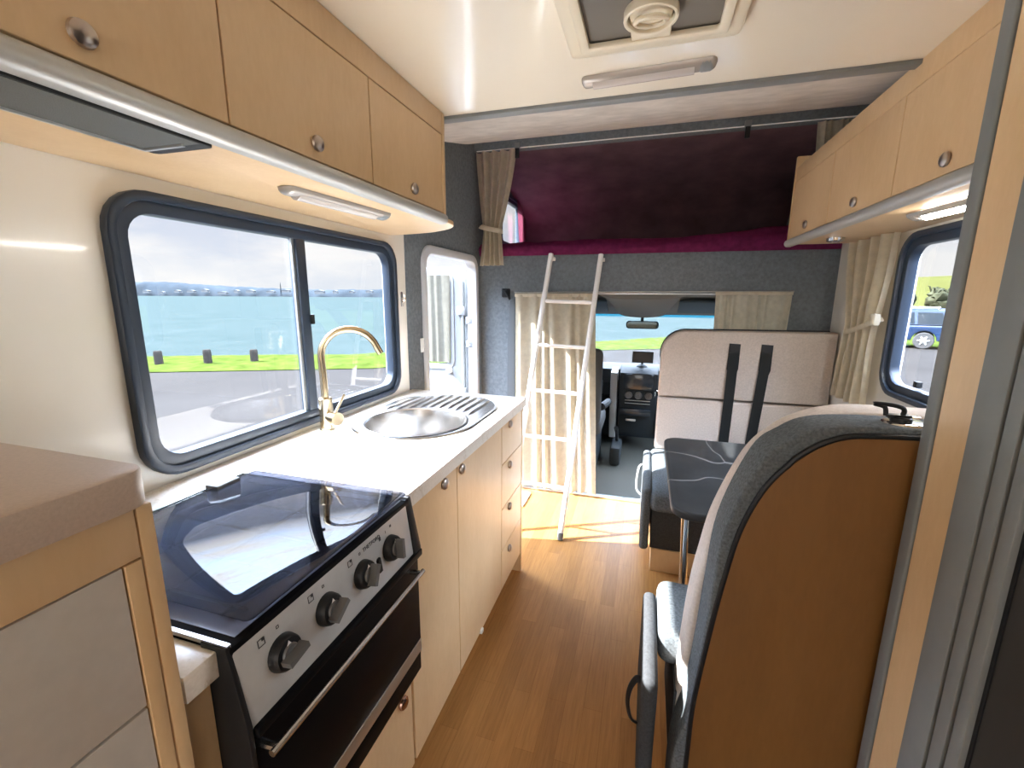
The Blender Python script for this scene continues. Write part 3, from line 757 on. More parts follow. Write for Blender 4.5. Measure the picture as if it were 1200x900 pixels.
MB().tube(smooth_line([(.03, 2.62, .42), (.010, 2.60, .41), (.0, 2.58, .35), (.002, 2.57, .28), (.028, 2.56, .25)], 5), .006, 8, False, .45).obj('pull_strap', CAB_GREY, sl)
for x in (.497, .666):
    MB().prism([(x-.031, .99), (x-.024, .965), (x+.024, .965), (x+.031, .99), (x+.031, 1.137), (x-.028, 1.140)], 'y', 2.822, 2.84, .002).obj('belt_slot', BLACK, fb)
def belt(x0, x1, z0, z1, label, n):
    b = MB()
    def fn(u, v):
        z = z0+(z1-z0)*v
        return Vector((x0+(x1-x0)*v+(u-.5)*.055, 2.818-.006*math.sin(PI*v)+.004*abs(u-.5), z))
    b.grid(fn, 4, 16, .002)
    return tag(b.obj(n, BELT), label, 'seat belt', 'seat belts on the far bench')
belt(.497, .487, 1.09, .47, 'dark seat belt nearer the aisle down the beige backrest', 'seat_belt')
belt(.668, .628, 1.09, .47, 'dark seat belt nearer the window curtain down the beige backrest', 'seat_belt.001')

# table
tb = thing('dinette_table', (.55, 1.82, 0), 'black marble effect table between the two benches', 'table')
MB().prism(rr(.115, 1.0, 1.415, 2.235, .07, 8), 'z', .692, .722, .008, 3).obj('tabletop', MARBLE, tb)
MB().tube([(.165, 1.50, .69), (.185, 1.56, .35), (.20, 1.60, .005)], .013, 12).lathe([(0, .01), (.03, .01), (.03, 0), (0, 0)], (.20, 1.60, 0)).obj('leg', CHROME, tb)
MB().box(.13, 1.0, 1.80, 1.84, .66, .691, .003).obj('support_bar', ALU, tb)

# ------------------------------------------------------------------ ladder
ld = thing('bunk_ladder', (-.57, 2.34, 0), 'white metal ladder leaning on the edge of the overcab bed', 'ladder')
R0, R1 = Vector((-.410, 2.345, .012)), Vector((-.305, 2.935, 1.665))
L0, L1 = Vector((-.735, 2.345, .012)), Vector((-.628, 2.935, 1.675))
for a, b_ in ((R0, R1), (L0, L1)):
    rail = MB().tube([a+(b_-a)*.01, b_], .0165, 12).obj('rail', WHITE_PAINT, ld)
    MB().lathe([(0, -.012), (.017, -.012), (.018, .03), (0, .03)], a, (b_-a)).obj('rubber_foot', GREY_TRIM, rail)
    MB().tube([b_+Vector((0, 0, -.02)), b_+Vector((0, .03, -.012)), b_+Vector((0, .06, -.02))], .011, 10).tube(
        [b_+Vector((-.022, .035, -.03)), b_+Vector((.022, .035, -.03))], .012, 10).obj('hook', WHITE_PAINT, rail)
for z in (.27, .54, .81, 1.085, 1.36):
    t = z/1.66
    MB().tube([L0+(L1-L0)*t, R0+(R1-R0)*t], .0115, 10).obj('rung', WHITE_PAINT, ld)

# ------------------------------------------------------------------ curtains
def curtain(name, P, nf, amp, seed, label, mat=CURTAIN, nu=110, nv=18, group=None, jit=.5):
    return tag(fold_sheet(P, nf, amp, seed, nu, nv, .003, jit).obj(name, mat), label, 'curtain', group)
c1 = thing('cab_curtain', (-.58, 2.965, .02), 'long cream cab curtain hanging behind the white ladder', 'curtain')
fold_sheet(lambda u, v: ((-.878+.545*u, 2.957, 1.418), (-.872+.60*u, 2.957, .028), (0, 1, 0)), 7, .015, 1, 160, 20).obj('fabric', CURTAIN, c1)
MB().box(-.88, -.325, 2.952, 2.966, 1.40, 1.424, .003).obj('heading_tape', CURTAIN, c1)
c2 = thing('cab_curtain.001', (.59, 2.965, .5), 'short gathered cream curtain above the beige backrest', 'curtain')
fold_sheet(lambda u, v: ((.388+.41*u, 2.972, 1.432), (.41+.35*u, 2.972, .55), (0, 1, 0)), 7, .014, 4, 130, 16).obj('fabric', CURTAIN, c2)
MB().box(.386, .80, 2.956, 2.970, 1.418, 1.437, .003).obj('heading_tape', CURTAIN, c2)
tag(MB().tube([(-.89, 2.985, 1.430), (.81, 2.985, 1.440)], .004, 8).obj('curtain_wire', ALU), 'thin curtain wire along the top of the cab opening', 'curtain wire')

def pinched(y_or_x, top, tie, bot, ztop, ztie, zbot):
    def edge(v):
        z = ztop+(zbot-ztop)*v
        if z > ztie:
            s = (ztop-z)/(ztop-ztie); s = s**1.35
            return [top[i]+(tie[i]-top[i])*s for i in (0, 1)], z
        s = (ztie-z)/(ztie-zbot)
        return [tie[i]+(bot[i]-tie[i])*s for i in (0, 1)], z
    return edge
def tied_mesh(edge, const, axis, nf, amp, seed, nu=90, nv=44):
    def fn(u, v):
        (a, b_), z = edge(v)
        p = a+(b_-a)*u
        w = math.sin(2*PI*nf*u+.8*math.sin(6*u+seed))+.45*noise.noise(Vector((u*nf*1.5, z*3, seed)))
        off = amp*w
        return Vector((p, const+off, z)) if axis == 'y' else Vector((const+off, p, z))
    return MB().grid(fn, nu, nv, .003)
bc = thing('bunk_curtain', (-1.0, 2.92, 1.6), 'cream curtain tied in the middle at the left end of the overcab bed', 'curtain')
tied_mesh(pinched(0, (-1.135, -.862), (-1.088, -.965), (-1.115, -.945), 2.318, 1.83, 1.605), 2.905, 'y', 4, .022, 3).obj('fabric', CURTAIN, bc)
MB().tube(smooth_line([(-1.105, 2.90, 1.86), (-1.08, 2.875, 1.85), (-1.02, 2.872, 1.835), (-.965, 2.880, 1.825), (-.955, 2.905, 1.825)], 5), .018, 8, False, .3).obj('tieback', CURTAIN, bc)
wc = thing('window_curtain', (.96, 2.5, .9), 'cream curtain tied back beside the right window', 'curtain')
tied_mesh(pinched(0, (2.30, 2.69), (2.365, 2.60), (2.375, 2.655), 1.674, 1.265, .905), .968, 'x', 4, .026, 6).obj('fabric', CURTAIN, wc)
tie = MB().tube(smooth_line([(.985, 2.33, 1.315), (.955, 2.345, 1.30), (.945, 2.42, 1.275), (.945, 2.52, 1.25), (.950, 2.60, 1.238), (.975, 2.62, 1.235)], 5), .013, 8, False, .25).obj('tieback', CURTAIN, wc)
MB().box(.948, .972, 2.318, 2.362, 1.285, 1.335, .004).obj('tieback_tab', CURTAIN, wc)
fc = thing('bunk_curtain.001', (.92, 2.92, 1.9), 'edge of a cream curtain behind the top of the right overhead cabinet', 'curtain')
fold_sheet(lambda u, v: ((.80+.19*u, 2.915, 2.318), (.82+.17*u, 2.915, 1.90), (0, 1, 0)), 5, .012, 9, 70, 12).obj('fabric', CURTAIN, fc)
bw = thing('bunk_curtain_rail', (0, 2.9, 2.3), 'thin white curtain wire across the top of the overcab bed', 'curtain wire')
MB().tube([(-1.13, 2.905, 2.325), (XR-.02, 2.905, 2.325)], .0032, 8).obj('wire', WHITE_PL, bw)
for x in (-.852, .462):
    MB().box(x-.017, x+.017, 2.890, 2.908, 2.32, 2.352, .002).obj('clip', GREY_TRIM, bw)
    MB().box(x-.013, x+.013, 2.888, 2.902, 2.262, 2.32, .002).obj('clip_tab', BLACK, bw)
pc = thing('alcove_curtain', (-1.12, 4.0, 1.85), 'short pink curtain at the small window of the overcab bed', 'curtain')
fold_sheet(lambda u, v: ((-1.118, 3.82+.30*u, 2.235), (-1.118, 3.90+.16*u, 1.86), (1, 0, 0)), 4, .008, 5, 50, 10).obj('fabric', PINK, pc)

# ------------------------------------------------------------------ overcab bed
bed = thing('overcab_bed', (0, 3.6, 1.676), 'overcab bed made up with a crumpled purple sheet', 'bed')
MB().box(XL+.02, XR-.02, 3.06, 4.20, 1.677, 1.755, .02, 3).obj('mattress', DARK_UP, bed)
def sheet(u, v):
    x = XL+.012+(XR-XL-.024)*u
    lift = .02*noise.noise(Vector((x*3.1, v*4, 1)))+.008*noise.noise(Vector((x*9, v*9, 4)))
    heap = .085*max(0, (x-.25)/.75)**1.5
    if v < .34:
        s = v/.34                    # front drape, from the overhang edge up
        z = 1.672+(.088+heap)*s; y = 2.975-.026*math.sin(PI*min(1, s*1.1))+.012*noise.noise(Vector((x*6, s*2, 2)))+.05*max(0, s-.7)
        z += .010*noise.noise(Vector((x*2.2, 0, 7)))*s+lift*s
    else:
        s = (v-.34)/.66
        y = 2.99+1.18*s; z = 1.765+heap+lift
    return Vector((x, y, z))
MB().grid(sheet, 150, 40, .004).obj('sheet', PURPLE, bed)

# ------------------------------------------------------------------ small things on walls and floor
hk = thing('coat_hook', (-.954, 2.99, 1.40), 'black hook on the grey bulkhead left of the cab curtain', 'hook')
MB().box(-.985, -.925, 2.984, 3.0, 1.395, 1.455, .014, 3).obj('hook_plate', BLACK, hk)
MB().tube(smooth_line([(-.955, 2.988, 1.44), (-.945, 2.960, 1.435), (-.93, 2.948, 1.415), (-.922, 2.955, 1.395), (-.925, 2.975, 1.385)], 4), .009, 8).obj('hook_arm', BLACK, hk)
struct(MB().prism([(-.945, .05), (-.886, .05), (-.886, 1.33), (-.892, 1.385), (-.925, 1.37), (-.94, 1.10)], 'y', 2.988, 3.0, .003).obj('trim_6', plain('pillar_trim', (.10, .112, .122), .7)))
fv = thing('floor_grille', (-.92, 2.78, 0), 'white slatted step grille on the floor inside the entrance door', 'grille')
MB().ring(rr(-1.10, -.728, 2.665, 2.888, .01), rr(-1.085, -.745, 2.68, 2.873, .006), 'z', 0.0, .014, .002).obj('grille_frame', WHITE_PL, fv)
g = MB()
for k in range(9): g.box(-1.086, -.744, 2.686+.021*k, 2.699+.021*k, .001, .010)
g.obj('slats', WHITE_PL, fv)

# ------------------------------------------------------------------ driving cab
struct(MB().box(-.98, .98, YB+.0, 4.55, -.06, -.002).obj('floor_cab', MAT_CAB))
def cab_side(x0, x1, name):
    m = MB().prism([(YB+.05, -.05), (4.9, -.05), (4.9, .62), (YB+.05, .66)], 'x', x0, x1)
    m.prism([(YB+.05, .66), (3.25, .66), (3.25, 1.36), (YB+.05, 1.36)], 'x', x0, x1)
    m.prism([(4.75, .60), (4.9, .60), (4.05, 1.36), (3.9, 1.36)], 'x', x0, x1)
    m.box(x0, x1, YB+.05, 4.1, 1.33, 1.60)
    return struct(m.obj(name, CAB_DARK))
cab_side(-.98, -.93, 'wall_cab_left'); cab_side(.93, .98, 'wall_cab_right')
# cab headliner with raised centre console
hl = MB().prism([(YB+.05, 1.455), (3.3, 1.44), (3.72, 1.40), (3.98, 1.285), (4.03, 1.255), (4.06, 1.30), (3.8, 1.60), (YB+.05, 1.60)], 'x', -.95, .95)
struct(hl.obj('ceiling_cab', HEADLINER))
cn = thing('overhead_console', (-.04, 3.7, 1.25), 'grey overhead console between the sun visors in the cab', 'console')
b = bmesh.new()
sec = [(-.30, 1.385, 3.2), (-.27, 1.36, 3.45), (-.24, 1.305, 3.72), (-.20, 1.232, 3.94)]
rings = []
for (hw, z, y) in sec:
    rings.append([b.verts.new((-.045+hw*math.cos(t)*(1), y, z+.06-.06*math.sin(t)**.6 if 0 < t < PI else z+.06)) for t in [PI*k/14 for k in range(15)]])
for A, B in zip(rings, rings[1:]):
    for k in range(14): b.faces.new((A[k], A[k+1], B[k+1], B[k]))
    b.faces.new((A[14], A[0], B[0], B[14]))
b.faces.new(rings[0]); b.faces.new(rings[-1][::-1]); bmesh.ops.recalc_face_normals(b, faces=b.faces[:])
MB().merge(b).obj('console_shell', HEADLINER, cn)
MB().box(-.12, .03, 3.90, 3.975, 1.245, 1.275, .006).obj('console_panel', CAB_DARK, cn)
for x0, x1, lab in ((-.80, -.32, 'dark sun visor on the passenger side of the cab console'), (.23, .74, 'dark sun visor above the driver side of the cab')):
    v = thing('sun_visor', ((x0+x1)/2, 3.85, 1.29), lab, 'sun visor', 'cab sun visors')
    MB().box(x0, x1, 3.66, 3.90, 1.318, 1.338, .009, 3, Matrix.Rotation(-.38, 3, 'X')).obj('visor_board', VISOR, v)
    MB().tube([(x0+.05, 3.925, 1.285), (x1-.02, 3.925, 1.285)], .006, 8).obj('visor_rod', CAB_DARK, v)
mr = thing('rear_view_mirror', (-.04, 3.98, 1.14), 'dark interior rear view mirror below the cab console', 'mirror')
MB().prism(rr(-.172, .096, 1.137, 1.203, .026), 'y', 3.94, 3.965, .006, 3).obj('mirror_housing', CAB_DARK, mr)
MB().prism(rr(-.162, .086, 1.145, 1.195, .022), 'y', 3.938, 3.941).obj('mirror_glass', plain('mirror_glass', (.10, .13, .14), .05, 1), mr)
MB().tube([(-.04, 3.955, 1.20), (-.04, 3.975, 1.245)], .012, 8).lathe([(0, 0), (.05, 0), (.06, .012), (0, .012)], (-.04, 3.985, 1.238)).obj('mirror_stem', CAB_DARK, mr)
# windscreen
root = bpy.data.objects.new('window_4', None); COL.objects.link(root); root.location = (0, 4.4, .7); struct(root)
wsp = lambda t: (4.03+(4.90-4.03)*t, 1.262+(.68-1.262)*t)
a, b_, c_ = wsp(0), wsp(.05), wsp(1)
def slab(p, q, x0, x1, th): return MB().prism([(p[0], p[1]), (q[0], q[1]), (q[0]+th, q[1]+th), (p[0]+th, p[1]+th)], 'x', x0, x1)
struct(slab(b_, c_, -.94, .94, .004).obj('window_pane', GLASS, root))
struct(slab(a, b_, -.94, .94, .004).obj('window_tint_band', TINT, root))
# dashboard
ds = thing('dashboard', (-.05, 4.3, 0), 'dark dashboard with centre stack and round dials in the cab', 'dashboard')
MB().prism([(4.16, .745), (4.30, .775), (4.90, .70), (4.90, .0), (4.50, .0), (4.42, .40), (4.20, .48), (4.13, .62)], 'x', -.925, .925, .012, 3).obj('dash_body', CAB_DARK, ds)
MB().prism([(4.02, .735), (4.10, .778), (4.26, .782), (4.30, .40), (4.30, .14), (4.14, .14), (4.06, .42), (4.03, .55)], 'x', -.205, .125, .012, 3).obj('centre_stack', CAB_DARK, ds)
for x in (-.285, .15):
    MB().prism([(4.03, .73), (4.20, .76), (4.22, .42), (4.14, .10), (4.10, .10), (4.05, .45)], 'x', x, x+.062 if x < 0 else x+.05, .01, 3).obj('stack_trim', CAB_GREY, ds)
MB().box(-.165, .09, 4.012, 4.03, .585, .73, .004).obj('radio_screen', SCREENBLK, ds)
for x in (-.12, -.035, .055):
    MB().lathe([(.022, .01), (.030, .012), (.034, .004), (.034, 0), (.0, 0)], (x, 4.032, .535), (0, -1, 0), 24).lathe([(0, .014), (.014, .014), (.016, .002)], (x, 4.032, .535), (0, -1, 0), 20).obj('dial', DIAL, ds)
MB().box(-.15, .07, 4.028, 4.04, .482, .488).box(-.15, .07, 4.034, 4.046, .455, .459).obj('button_strip', CAB_GREY, ds)
MB().box(-.19, .08, 4.03, 4.12, .34, .405, .006).obj('storage_tray', SCREENBLK, ds)
MB().box(-.135, -.045, 4.04, 4.065, .285, .308, .008).obj('ashtray_handle', ALU, ds)
gl = MB().tube([(.10, 4.05, .52), (.105, 4.00, .56)], .010, 8).tube([(.105, 4.0, .56), (.105, 3.985, .60)], .02, 10).obj('gear_lever', CHROME, ds)
MB().box(-.72, -.36, 4.12, 4.15, .50, .64, .01).obj('glove_box', plain('glovebox', (.05, .065, .075), .5), ds)
st = thing('tablet_screen', (-.02, 4.16, .78), 'small black navigation screen standing on the dashboard', 'screen')
MB().box(-.108, .074, 4.10, 4.118, .822, .926, .004, 2).obj('screen_case', CAB_DARK, st)
MB().box(-.100, .066, 4.0985, 4.1005, .830, .918).obj('display', SCREENBLK, st)
MB().tube([(-.02, 4.115, .86), (-.02, 4.15, .80)], .010, 8).lathe([(0, .03), (.02, .025), (.045, .006), (.048, 0), (0, 0)], (-.02, 4.15, .782)).obj('stand', CAB_DARK, st)
# passenger seat
ps = thing('passenger_seat', (-.56, 3.6, 0), 'dark passenger seat in the cab behind the long curtain', 'seat')
MB().box(-.80, -.30, 3.42, 3.92, .30, .44, .05, 4).obj('seat_cushion', plain('cab_seat', (.05, .053, .055), .9, bmp=.3), ps)
MB().box(-.80, -.30, 3.30, 3.42, .42, 1.02, .05, 4).obj('backrest', MATS['cab_seat'], ps)
MB().box(-.76, -.33, 3.36, 3.88, 0, .30, .02).obj('seat_base', CAB_DARK, ps)
MB().box(-.66, -.44, 3.31, 3.40, 1.04, 1.20, .035, 4).tube([(-.60, 3.355, .98), (-.60, 3.355, 1.08)], .008).tube([(-.50, 3.355, .98), (-.50, 3.355, 1.08)], .008).obj('headrest', MATS['cab_seat'], ps)
MB().tube([(-.30, 3.40, .56), (-.275, 3.60, .545), (-.275, 3.72, .53)], .03, 10).obj('armrest', CAB_DARK, ps)
hb = thing('handbrake', (-.19, 3.7, 0), 'dark handbrake lever on the cab floor beside the passenger seat', 'handbrake')
MB().box(-.235, -.15, 3.62, 3.92, -.001, .16, .02).obj('handbrake_box', CAB_DARK, hb)
MB().tube([(-.19, 3.85, .15), (-.19, 3.72, .27), (-.19, 3.60, .34)], [.016, .014, .018], 10).obj('lever', CAB_DARK, hb)

# ------------------------------------------------------------------ outdoors
ZG = -.75
ASPH = plain('asphalt', (.0195, .018, .017), .9, spec=0, var=.10, vs=.5)
GRASS = plain('grass', (.024, .034, .0065), .9, spec=0, var=.35, vs=2.2, bmp=.6, bs=14)
def make_sea():
    m, nt, b = _nt('sea_water')
    f = noise_tex(nt, coords(nt, (.25, .25, 1)), 1.0, 8, .75)
    nt.links.new(ramp(nt, f, [(.35, (.0150, .0210, .0205)), (.60, (.0185, .0245, .0240)), (.74, (.030, .034, .034))]), b.inputs['Base Color'])
    b.inputs['Roughness'].default_value = .7; b.inputs['Specular IOR Level'].default_value = 0
    bump(nt, b, f, .6, .25)
    return m
SEA = make_sea()
SAND = plain('shore_gravel', (.028, .023, .019), .95, spec=0, var=.2, vs=3)
near = [(-60, -12.5), (-13.1, 8.75), (-10.7, 9.9), (-7.8, 11.3), (-5.0, 14.4), (-1.9, 18.2), (1.0, 19.9), (2.6, 20.8), (5, 22.4), (7, 23.6)]
far = [(-64, -9.5), (-16.2, 11.1), (-13.4, 12.5), (-10.6, 13.6), (-7.0, 16.8), (-2.6, 21.3), (.9, 25.5), (3.0, 28.4), (5.5, 31), (8, 33)]
far2 = [(-64.5, -9.0), (-16.5, 11.4), (-13.6, 12.9), (-11.6, 15.0), (-8.2, 18.4), (-3.2, 22.6), (.5, 26.5), (2.6, 29.5), (5.2, 32.5), (8, 35)]
struct(MB().prism(near+[(220, 120), (220, -120), (-120, -120)], 'z', ZG-.3, ZG).obj('ground', ASPH, origin=(0, 0, ZG)))
gm = MB()
def strip(A, B, zf, n=26, mcount=10):
    def fn(u, v):
        k = u*(len(A)-1); i = min(int(k), len(A)-2); t = k-i
        p = Vector(A[i]).lerp(Vector(A[i+1]), t); q = Vector(B[i]).lerp(Vector(B[i+1]), t)
        r = p.lerp(q, v); return Vector((r.x, r.y, zf(r, v)))
    return MB().grid(fn, n*(len(A)-1), mcount)
o = strip(near, far, lambda p, v: ZG+.02+.10*math.sin(PI*min(1, max(0, v)))**.5+.07*noise.noise(Vector((p.x*2.3, p.y*2.3, 0)))*(v*(1-v)*4), 40, 12).obj('grass', GRASS)
tag(o, 'bright green grass verge between the car park and the sea', 'grass', kind='stuff')
struct(strip(far, far2, lambda p, v: ZG+.02-.5*v, 6, 3).obj('ground_shore', SAND))
struct(MB().box(-2600, 1200, -1500, 2600, -1.6, -1.3).obj('sea', SEA, origin=(0, 0, -1.3)))
# bollards along the verge
POST = plain('weathered_timber', (.02, .018, .016), .9, spec=0, var=.3, vs=12)
bl = None
spots = [(-13.95, 9.45, .0), (-12.75, 10.05, .02), (-11.7, 10.75, -.01), (-7.5, 12.6, .0), (-16.4, 8.2, 0)]
places = ['second from the left of the posts seen through the galley window', 'in the middle of the posts seen through the galley window', 'just left of the galley window divider', 'seen through the galley window right of the brass tap', 'furthest left of the posts seen through the galley window']
for i, (x, y, dz) in enumerate(spots[:4]):
    if bl is None:
        bl = MB().lathe([(0, .50), (.09, .50), (.105, .47), (.11, .40), (.115, 0), (0, 0)], (x, y, ZG), seg=14).obj('bollard', POST); c = bl
    else:
        c = copy_tree(bl)
    c.location = (x, y, ZG+dz)
    tag(c, 'short grey timber post on the grass, '+['furthest left through the galley window', 'second from the left through the galley window', 'just left of the galley window divider', 'to the right of the brass tap'][i], 'bollard', 'timber posts along the verge')
# far shore
RIDGE = plain('far_shore', (.018, .022, .026), 1, spec=0, var=.25, vs=.03)
def ridge(u, v):
    x = -1500+1500*u; y = 700+120*u
    pr_ = [(-1500, 30), (-1068, 30), (-848, 18), (-656, 13), (-522, 14.5), (-460, 9), (-200, 8), (0, 8)]
    h = 8
    for (xa, ha), (xb, hb) in zip(pr_, pr_[1:]):
        if xa <= x <= xb: h = ha+(hb-ha)*(x-xa)/(xb-xa)
    h += 1.5+2.2*noise.noise(Vector((u*31, 0, 5)))+1.5*noise.noise(Vector((u*110, 0, 9)))
    return Vector((x, y+60*v, -1.3+h*math.sin(PI*min(1, v*1.0))**.6 if 0 < v < 1 else -1.4))
struct(MB().grid(ridge, 300, 8).obj('hills', RIDGE))
HOUSE = plain('far_house', (.062, .065, .068), .8, spec=0)
hs = None
for k in range(26):
    u = .10+.68*k/26+random.uniform(-.004, .004)
    x = -1500+1500*u; y = 695+120*u; hgt = random.uniform(3, 6); wd = random.uniform(9, 24)
    if hs is None:
        hs = MB().box(-.5, .5, -.5, .5, 0, 1).prism([(-.55, 1.0), (.55, 1.0), (0, 1.45)], 'y', -.55, .55).obj('distant_house', HOUSE, origin=(0, 0, 0)); c = hs
    else: c = hs.copy(); COL.objects.link(c)
    c.location = (x, y, -1.2+random.uniform(4, 9)); c.scale = (wd, 6, hgt)
    tag(c, 'pale building on the far shore across the water', 'building', 'buildings on the far shore')
mast = thing('radio_mast', (-722, 745, 0), 'thin lattice mast rising above the far shore', 'mast')
m = MB()
for sx_, sy_ in ((-1, -1), (1, -1), (0, 1)): m.tube([(-722+sx_*1.3, 745+sy_*1.3, 0), (-722, 745, 27)], .35, 5)
m.obj('mast_legs', RIDGE, mast)
m = MB()
for k in range(7): m.tube([(-722-1.3*(1-k/8), 743.7, 3+3*k), (-722+1.3*(1-k/8), 743.7, 4.5+3*k)], .2, 4)
m.obj('mast_braces', RIDGE, mast)
# hill, hedge and car on the right
HILL = plain('hillside', (.031, .031, .010), 1, spec=0, var=.2, vs=.06)
def hill(u, v):
    x = 20+160*u; y = 150-40*u+70*v
    return Vector((x, y, ZG-.2+(9.5+1.2*noise.noise(Vector((u*5, v*2, 0))))*math.sin(PI*min(1, u*1.05+.03))**.7*math.sin(PI*.5*min(1, v*1.6))**.8))
struct(MB().grid(hill, 60, 20).obj('hill', HILL))
struct(MB().prism([(5.5, 27.9), (33.2, 14.4), (90, 60), (40, 110), (16, 55)], 'z', ZG-.02, ZG+.008).obj('ground_lawn', GRASS))
BUSH = plain('flax_bush', (.025, .026, .016), .9, spec=0, var=.5, vs=1.5, bmp=.5, bs=6)
for k in range(11):
    x = 23.0+2.15*k+random.uniform(-.1, .1); y = 62-1.1*k+random.uniform(-1, 1)
    b = MB()
    rad = random.uniform(.95, 1.1)
    for j in range(9): b.blob((x+random.uniform(-.2, .2), y+random.uniform(-.6, .6), ZG+rad*.8+j*.22), rad*random.uniform(.6, .9), 2, .55, 2.6, .9)
    for j in range(40):
        t = random.uniform(0, 2*PI); ln = random.uniform(1.0, 1.6)*rad*.55
        p = Vector((x+random.uniform(-.6, .6), y+random.uniform(-.8, .8), ZG+rad*random.uniform(1.2, 2.6))); q = p+Vector((math.cos(t)*ln*.5, math.sin(t)*ln*.5, ln*.8))
        b.tube([p, (p+q)/2+Vector((0, 0, .3)), q], [.09, .07, .01], 4)
    tag(b.obj('shrub', BUSH), 'grey green shrub in the row behind the parked blue car', 'shrub', 'shrubs behind the car park')
# parked car
CARB = plain('car_blue', (.006, .016, .042), .3, 0, coat=.25)
CARG = plain('car_glass', (.006, .009, .012), .2, spec=.2)
TYRE = plain('tyre', (.02, .02, .02), .8)
car = thing('car', (10.75, 25.1, ZG), 'blue estate car parked beyond the right window', 'car')
ax = Vector((.90, -.44, 0)).normalized(); ay_ = Vector((.44, .90, 0)).normalized()
RC = Matrix((ax, ay_, Vector((0, 0, 1)))).transposed()
CC = Vector(car.location)
def place(mb, name, mat, parent=car, **k):
    for v in mb.bm.verts: v.co = RC @ v.co+CC
    return mb.obj(name, mat, parent, **k)
def arch(cx, r, n=8): return [(cx-r*math.cos(PI*k/n), .36+r*math.sin(PI*k/n)) for k in range(n+1)]
low = [(-2.35, .34), (-2.40, .62), (-2.30, .86), (-1.35, .98), (2.30, 1.02), (2.38, .80), (2.36, .42), (2.25, .34)]+arch(1.40, .42)[::-1]+arch(-1.42, .42)[::-1]
place(MB().prism(low, 'y', -.92, .92, .05, 3), 'body', CARB)
gh = MB(); b = bmesh.new()
bot = [(-1.25, .98), (2.28, 1.01)]; top = [(-.55, 1.72), (1.98, 1.74)]
V = [b.verts.new((x, s*w_, z)) for (x, z, w_) in ((-1.30, .96, .88), (2.30, 1.0, .88), (2.02, 1.74, .72), (-.50, 1.74, .72)) for s in (-1, 1)]
for f in ((0, 2, 4, 6), (1, 7, 5, 3), (0, 1, 3, 2), (2, 3, 5, 4), (4, 5, 7, 6), (6, 7, 1, 0)): b.faces.new([V[i] for i in f])
bmesh.ops.recalc_face_normals(b, faces=b.faces[:]); bmesh.ops.bevel(b, geom=b.edges[:], offset=.07, segments=3, affect='EDGES')
gh.merge(b); place(gh, 'roof', CARB)
def side_glass(x0, x1, x2, x3, z0=1.08, z1=1.58):
    for s in (-1,):
        b = bmesh.new()
        def Yw(z): return s*(.885-.16*(z-.98)/.76+.004)
        q = [(x0, z0), (x1, z0), (x2, z1), (x3, z1)]
        A = [b.verts.new((x, Yw(z), z)) for x, z in q]; B = [b.verts.new((x, Yw(z)+.02, z)) for x, z in q]
        b.faces.new(A); b.faces.new(B[::-1])
        for i in range(4): b.faces.new((A[i], B[i], B[(i+1) % 4], A[(i+1) % 4]))
        bmesh.ops.recalc_face_normals(b, faces=b.faces[:])
        place(MB().merge(b), 'side_window', CARG)
side_glass(-.95, .02, .02, -.52); side_glass(.10, 1.02, .95, .10); side_glass(1.12, 2.05, 1.85, 1.06)
place(MB().box(2.02, 2.22, -.60, .60, 1.14, 1.58, .02, 2, Matrix.Rotation(-.36, 3, 'Y')), 'rear_window', CARG)
for cx in (-1.42, 1.40):
    for s in (-1, 1):
        wl = place(MB().lathe([(.2, .11), (.33, .11), (.36, .08), (.36, -.08), (.33, -.11), (.2, -.11)], (cx, s*.80, .36), (0, 1, 0), 28), 'wheel', TYRE)
        hubm = MB().lathe([(0, .125), (.05, .12), (.21, .10), (.215, -.05), (0, -.05)], (cx, s*.80, .36), (0, s, 0), 20)
        for k in range(6):
            t = 2*PI*k/6
            hubm.tube([(cx+.04*math.cos(t), s*.925, .36+.04*math.sin(t)), (cx+.2*math.cos(t), s*.912, .36+.2*math.sin(t))], .028, 6)
        for v in hubm.bm.verts: v.co = RC @ v.co+CC
        hubm.obj('hub', ALU, car)
place(MB().box(2.20, 2.37, -.93, -.72, .98, 1.20, .02), 'tail_light', plain('tail_red', (.45, .03, .03), .25))
place(MB().box(2.28, 2.45, -.90, .90, .40, .62, .05, 3), 'rear_bumper', CARB)
place(MB().tube([(-.35, -.66, 1.79), (1.75, -.66, 1.80)], .025, 8).tube([(-.3, -.66, 1.72), (-.3, -.66, 1.79)], .02, 6).tube([(1.7, -.66, 1.72), (1.7, -.66, 1.80)], .02, 6), 'roof_rail', ALU)

# ------------------------------------------------------------------ light
wd = bpy.data.worlds.new('World'); bpy.context.scene.world = wd; wd.use_nodes = True
nt = wd.node_tree; bg = nt.nodes['Background']
tc = nt.nodes.new('ShaderNodeTexCoord'); sep = nt.nodes.new('ShaderNodeSeparateXYZ')
nt.links.new(tc.outputs['Generated'], sep.inputs[0])
skyc = ramp(nt, sep.outputs['Z'], [(0.0, (.213, .228, .249)), (.16, (.176, .194, .234)), (.6, (.29, .40, .58))])
mp = nt.nodes.new('ShaderNodeMapping'); mp.inputs['Scale'].default_value = (1.0, 1.0, 3.2)
nt.links.new(tc.outputs['Generated'], mp.inputs['Vector'])
cf = noise_tex(nt, mp.outputs['Vector'], 3.4, 7, .58)
cm = ramp(nt, cf, [(.40, (0, 0, 0)), (.60, (1, 1, 1))])
mx = nt.nodes.new('ShaderNodeMix'); mx.data_type = 'RGBA'
nt.links.new(cm, mx.inputs[0]); nt.links.new(skyc, mx.inputs[6]); mx.inputs[7].default_value = (.262, .262, .262, 1)
nt.links.new(mx.outputs[2], bg.inputs['Color'])
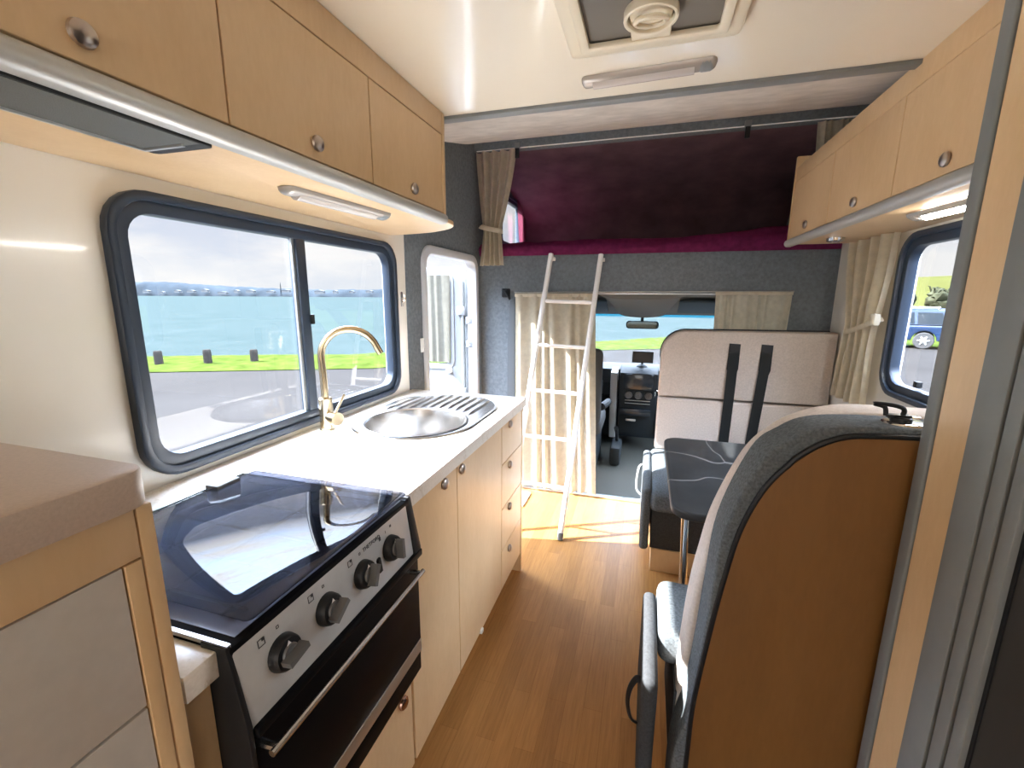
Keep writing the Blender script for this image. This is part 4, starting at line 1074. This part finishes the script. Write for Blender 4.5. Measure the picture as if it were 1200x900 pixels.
# sky made far brighter overhead than at the horizon, to light the interior
mr_ = nt.nodes.new('ShaderNodeMapRange'); mr_.inputs['From Min'].default_value = .22; mr_.inputs['From Max'].default_value = .7
mr_.inputs['To Min'].default_value = 1.0; mr_.inputs['To Max'].default_value = 27.0
nt.links.new(sep.outputs['Z'], mr_.inputs['Value']); nt.links.new(mr_.outputs['Result'], bg.inputs['Strength'])

sun = bpy.data.lights.new('Sun', 'SUN'); sun.energy = 11; sun.angle = .0093; sun.color = (1, .995, .985)
so = bpy.data.objects.new('Sun', sun); COL.objects.link(so)
so.rotation_euler = Vector((1.15, .25, -1)).to_track_quat('-Z', 'Y').to_euler()
def area(name, loc, d, sx, sy, e, col=(1, 1, 1)):
    l = bpy.data.lights.new(name, 'AREA'); l.shape = 'RECTANGLE'; l.size = sx; l.size_y = sy; l.energy = e; l.color = col
    o = bpy.data.objects.new(name, l); COL.objects.link(o); o.location = loc
    o.rotation_euler = Vector(d).to_track_quat('-Z', 'Y').to_euler(); return o
area('rear_fill_light', (-.05, YREAR+.03, 1.30), (0, 1, 0), 1.55, .85, 5, (1, .96, .90))  # added fill light behind the camera, brightens the interior

# ------------------------------------------------------------------ camera
cam = bpy.data.cameras.new('Camera'); cam.sensor_width = 36; cam.sensor_fit = 'HORIZONTAL'; cam.lens = 516.145/1200*36
cam.clip_start = .02; cam.clip_end = 5000
co = bpy.data.objects.new('Camera', cam); COL.objects.link(co)
yaw, pit, rol = math.radians(-16.8646), math.radians(-11.2097), math.radians(.33826)
f = Vector((math.sin(yaw)*math.cos(pit), math.cos(yaw)*math.cos(pit), math.sin(pit)))
r = Vector((math.cos(yaw), -math.sin(yaw), 0)); u = r.cross(f)
r2 = math.cos(rol)*r+math.sin(rol)*u; u2 = -math.sin(rol)*r+math.cos(rol)*u
co.matrix_world = Matrix.Translation((0, 0, 1.40)) @ Matrix((r2, u2, -f)).transposed().to_4x4()
sc = bpy.context.scene; sc.camera = co
sc.view_settings.view_transform = 'Standard'; sc.view_settings.look = 'None'
sc.view_settings.exposure = 2.0; sc.view_settings.gamma = 1; sc.view_settings.use_curve_mapping = False
sc.cycles.max_bounces = 12; sc.cycles.diffuse_bounces = 6; sc.cycles.transparent_max_bounces = 16
sc.cycles.sample_clamp_indirect = 6
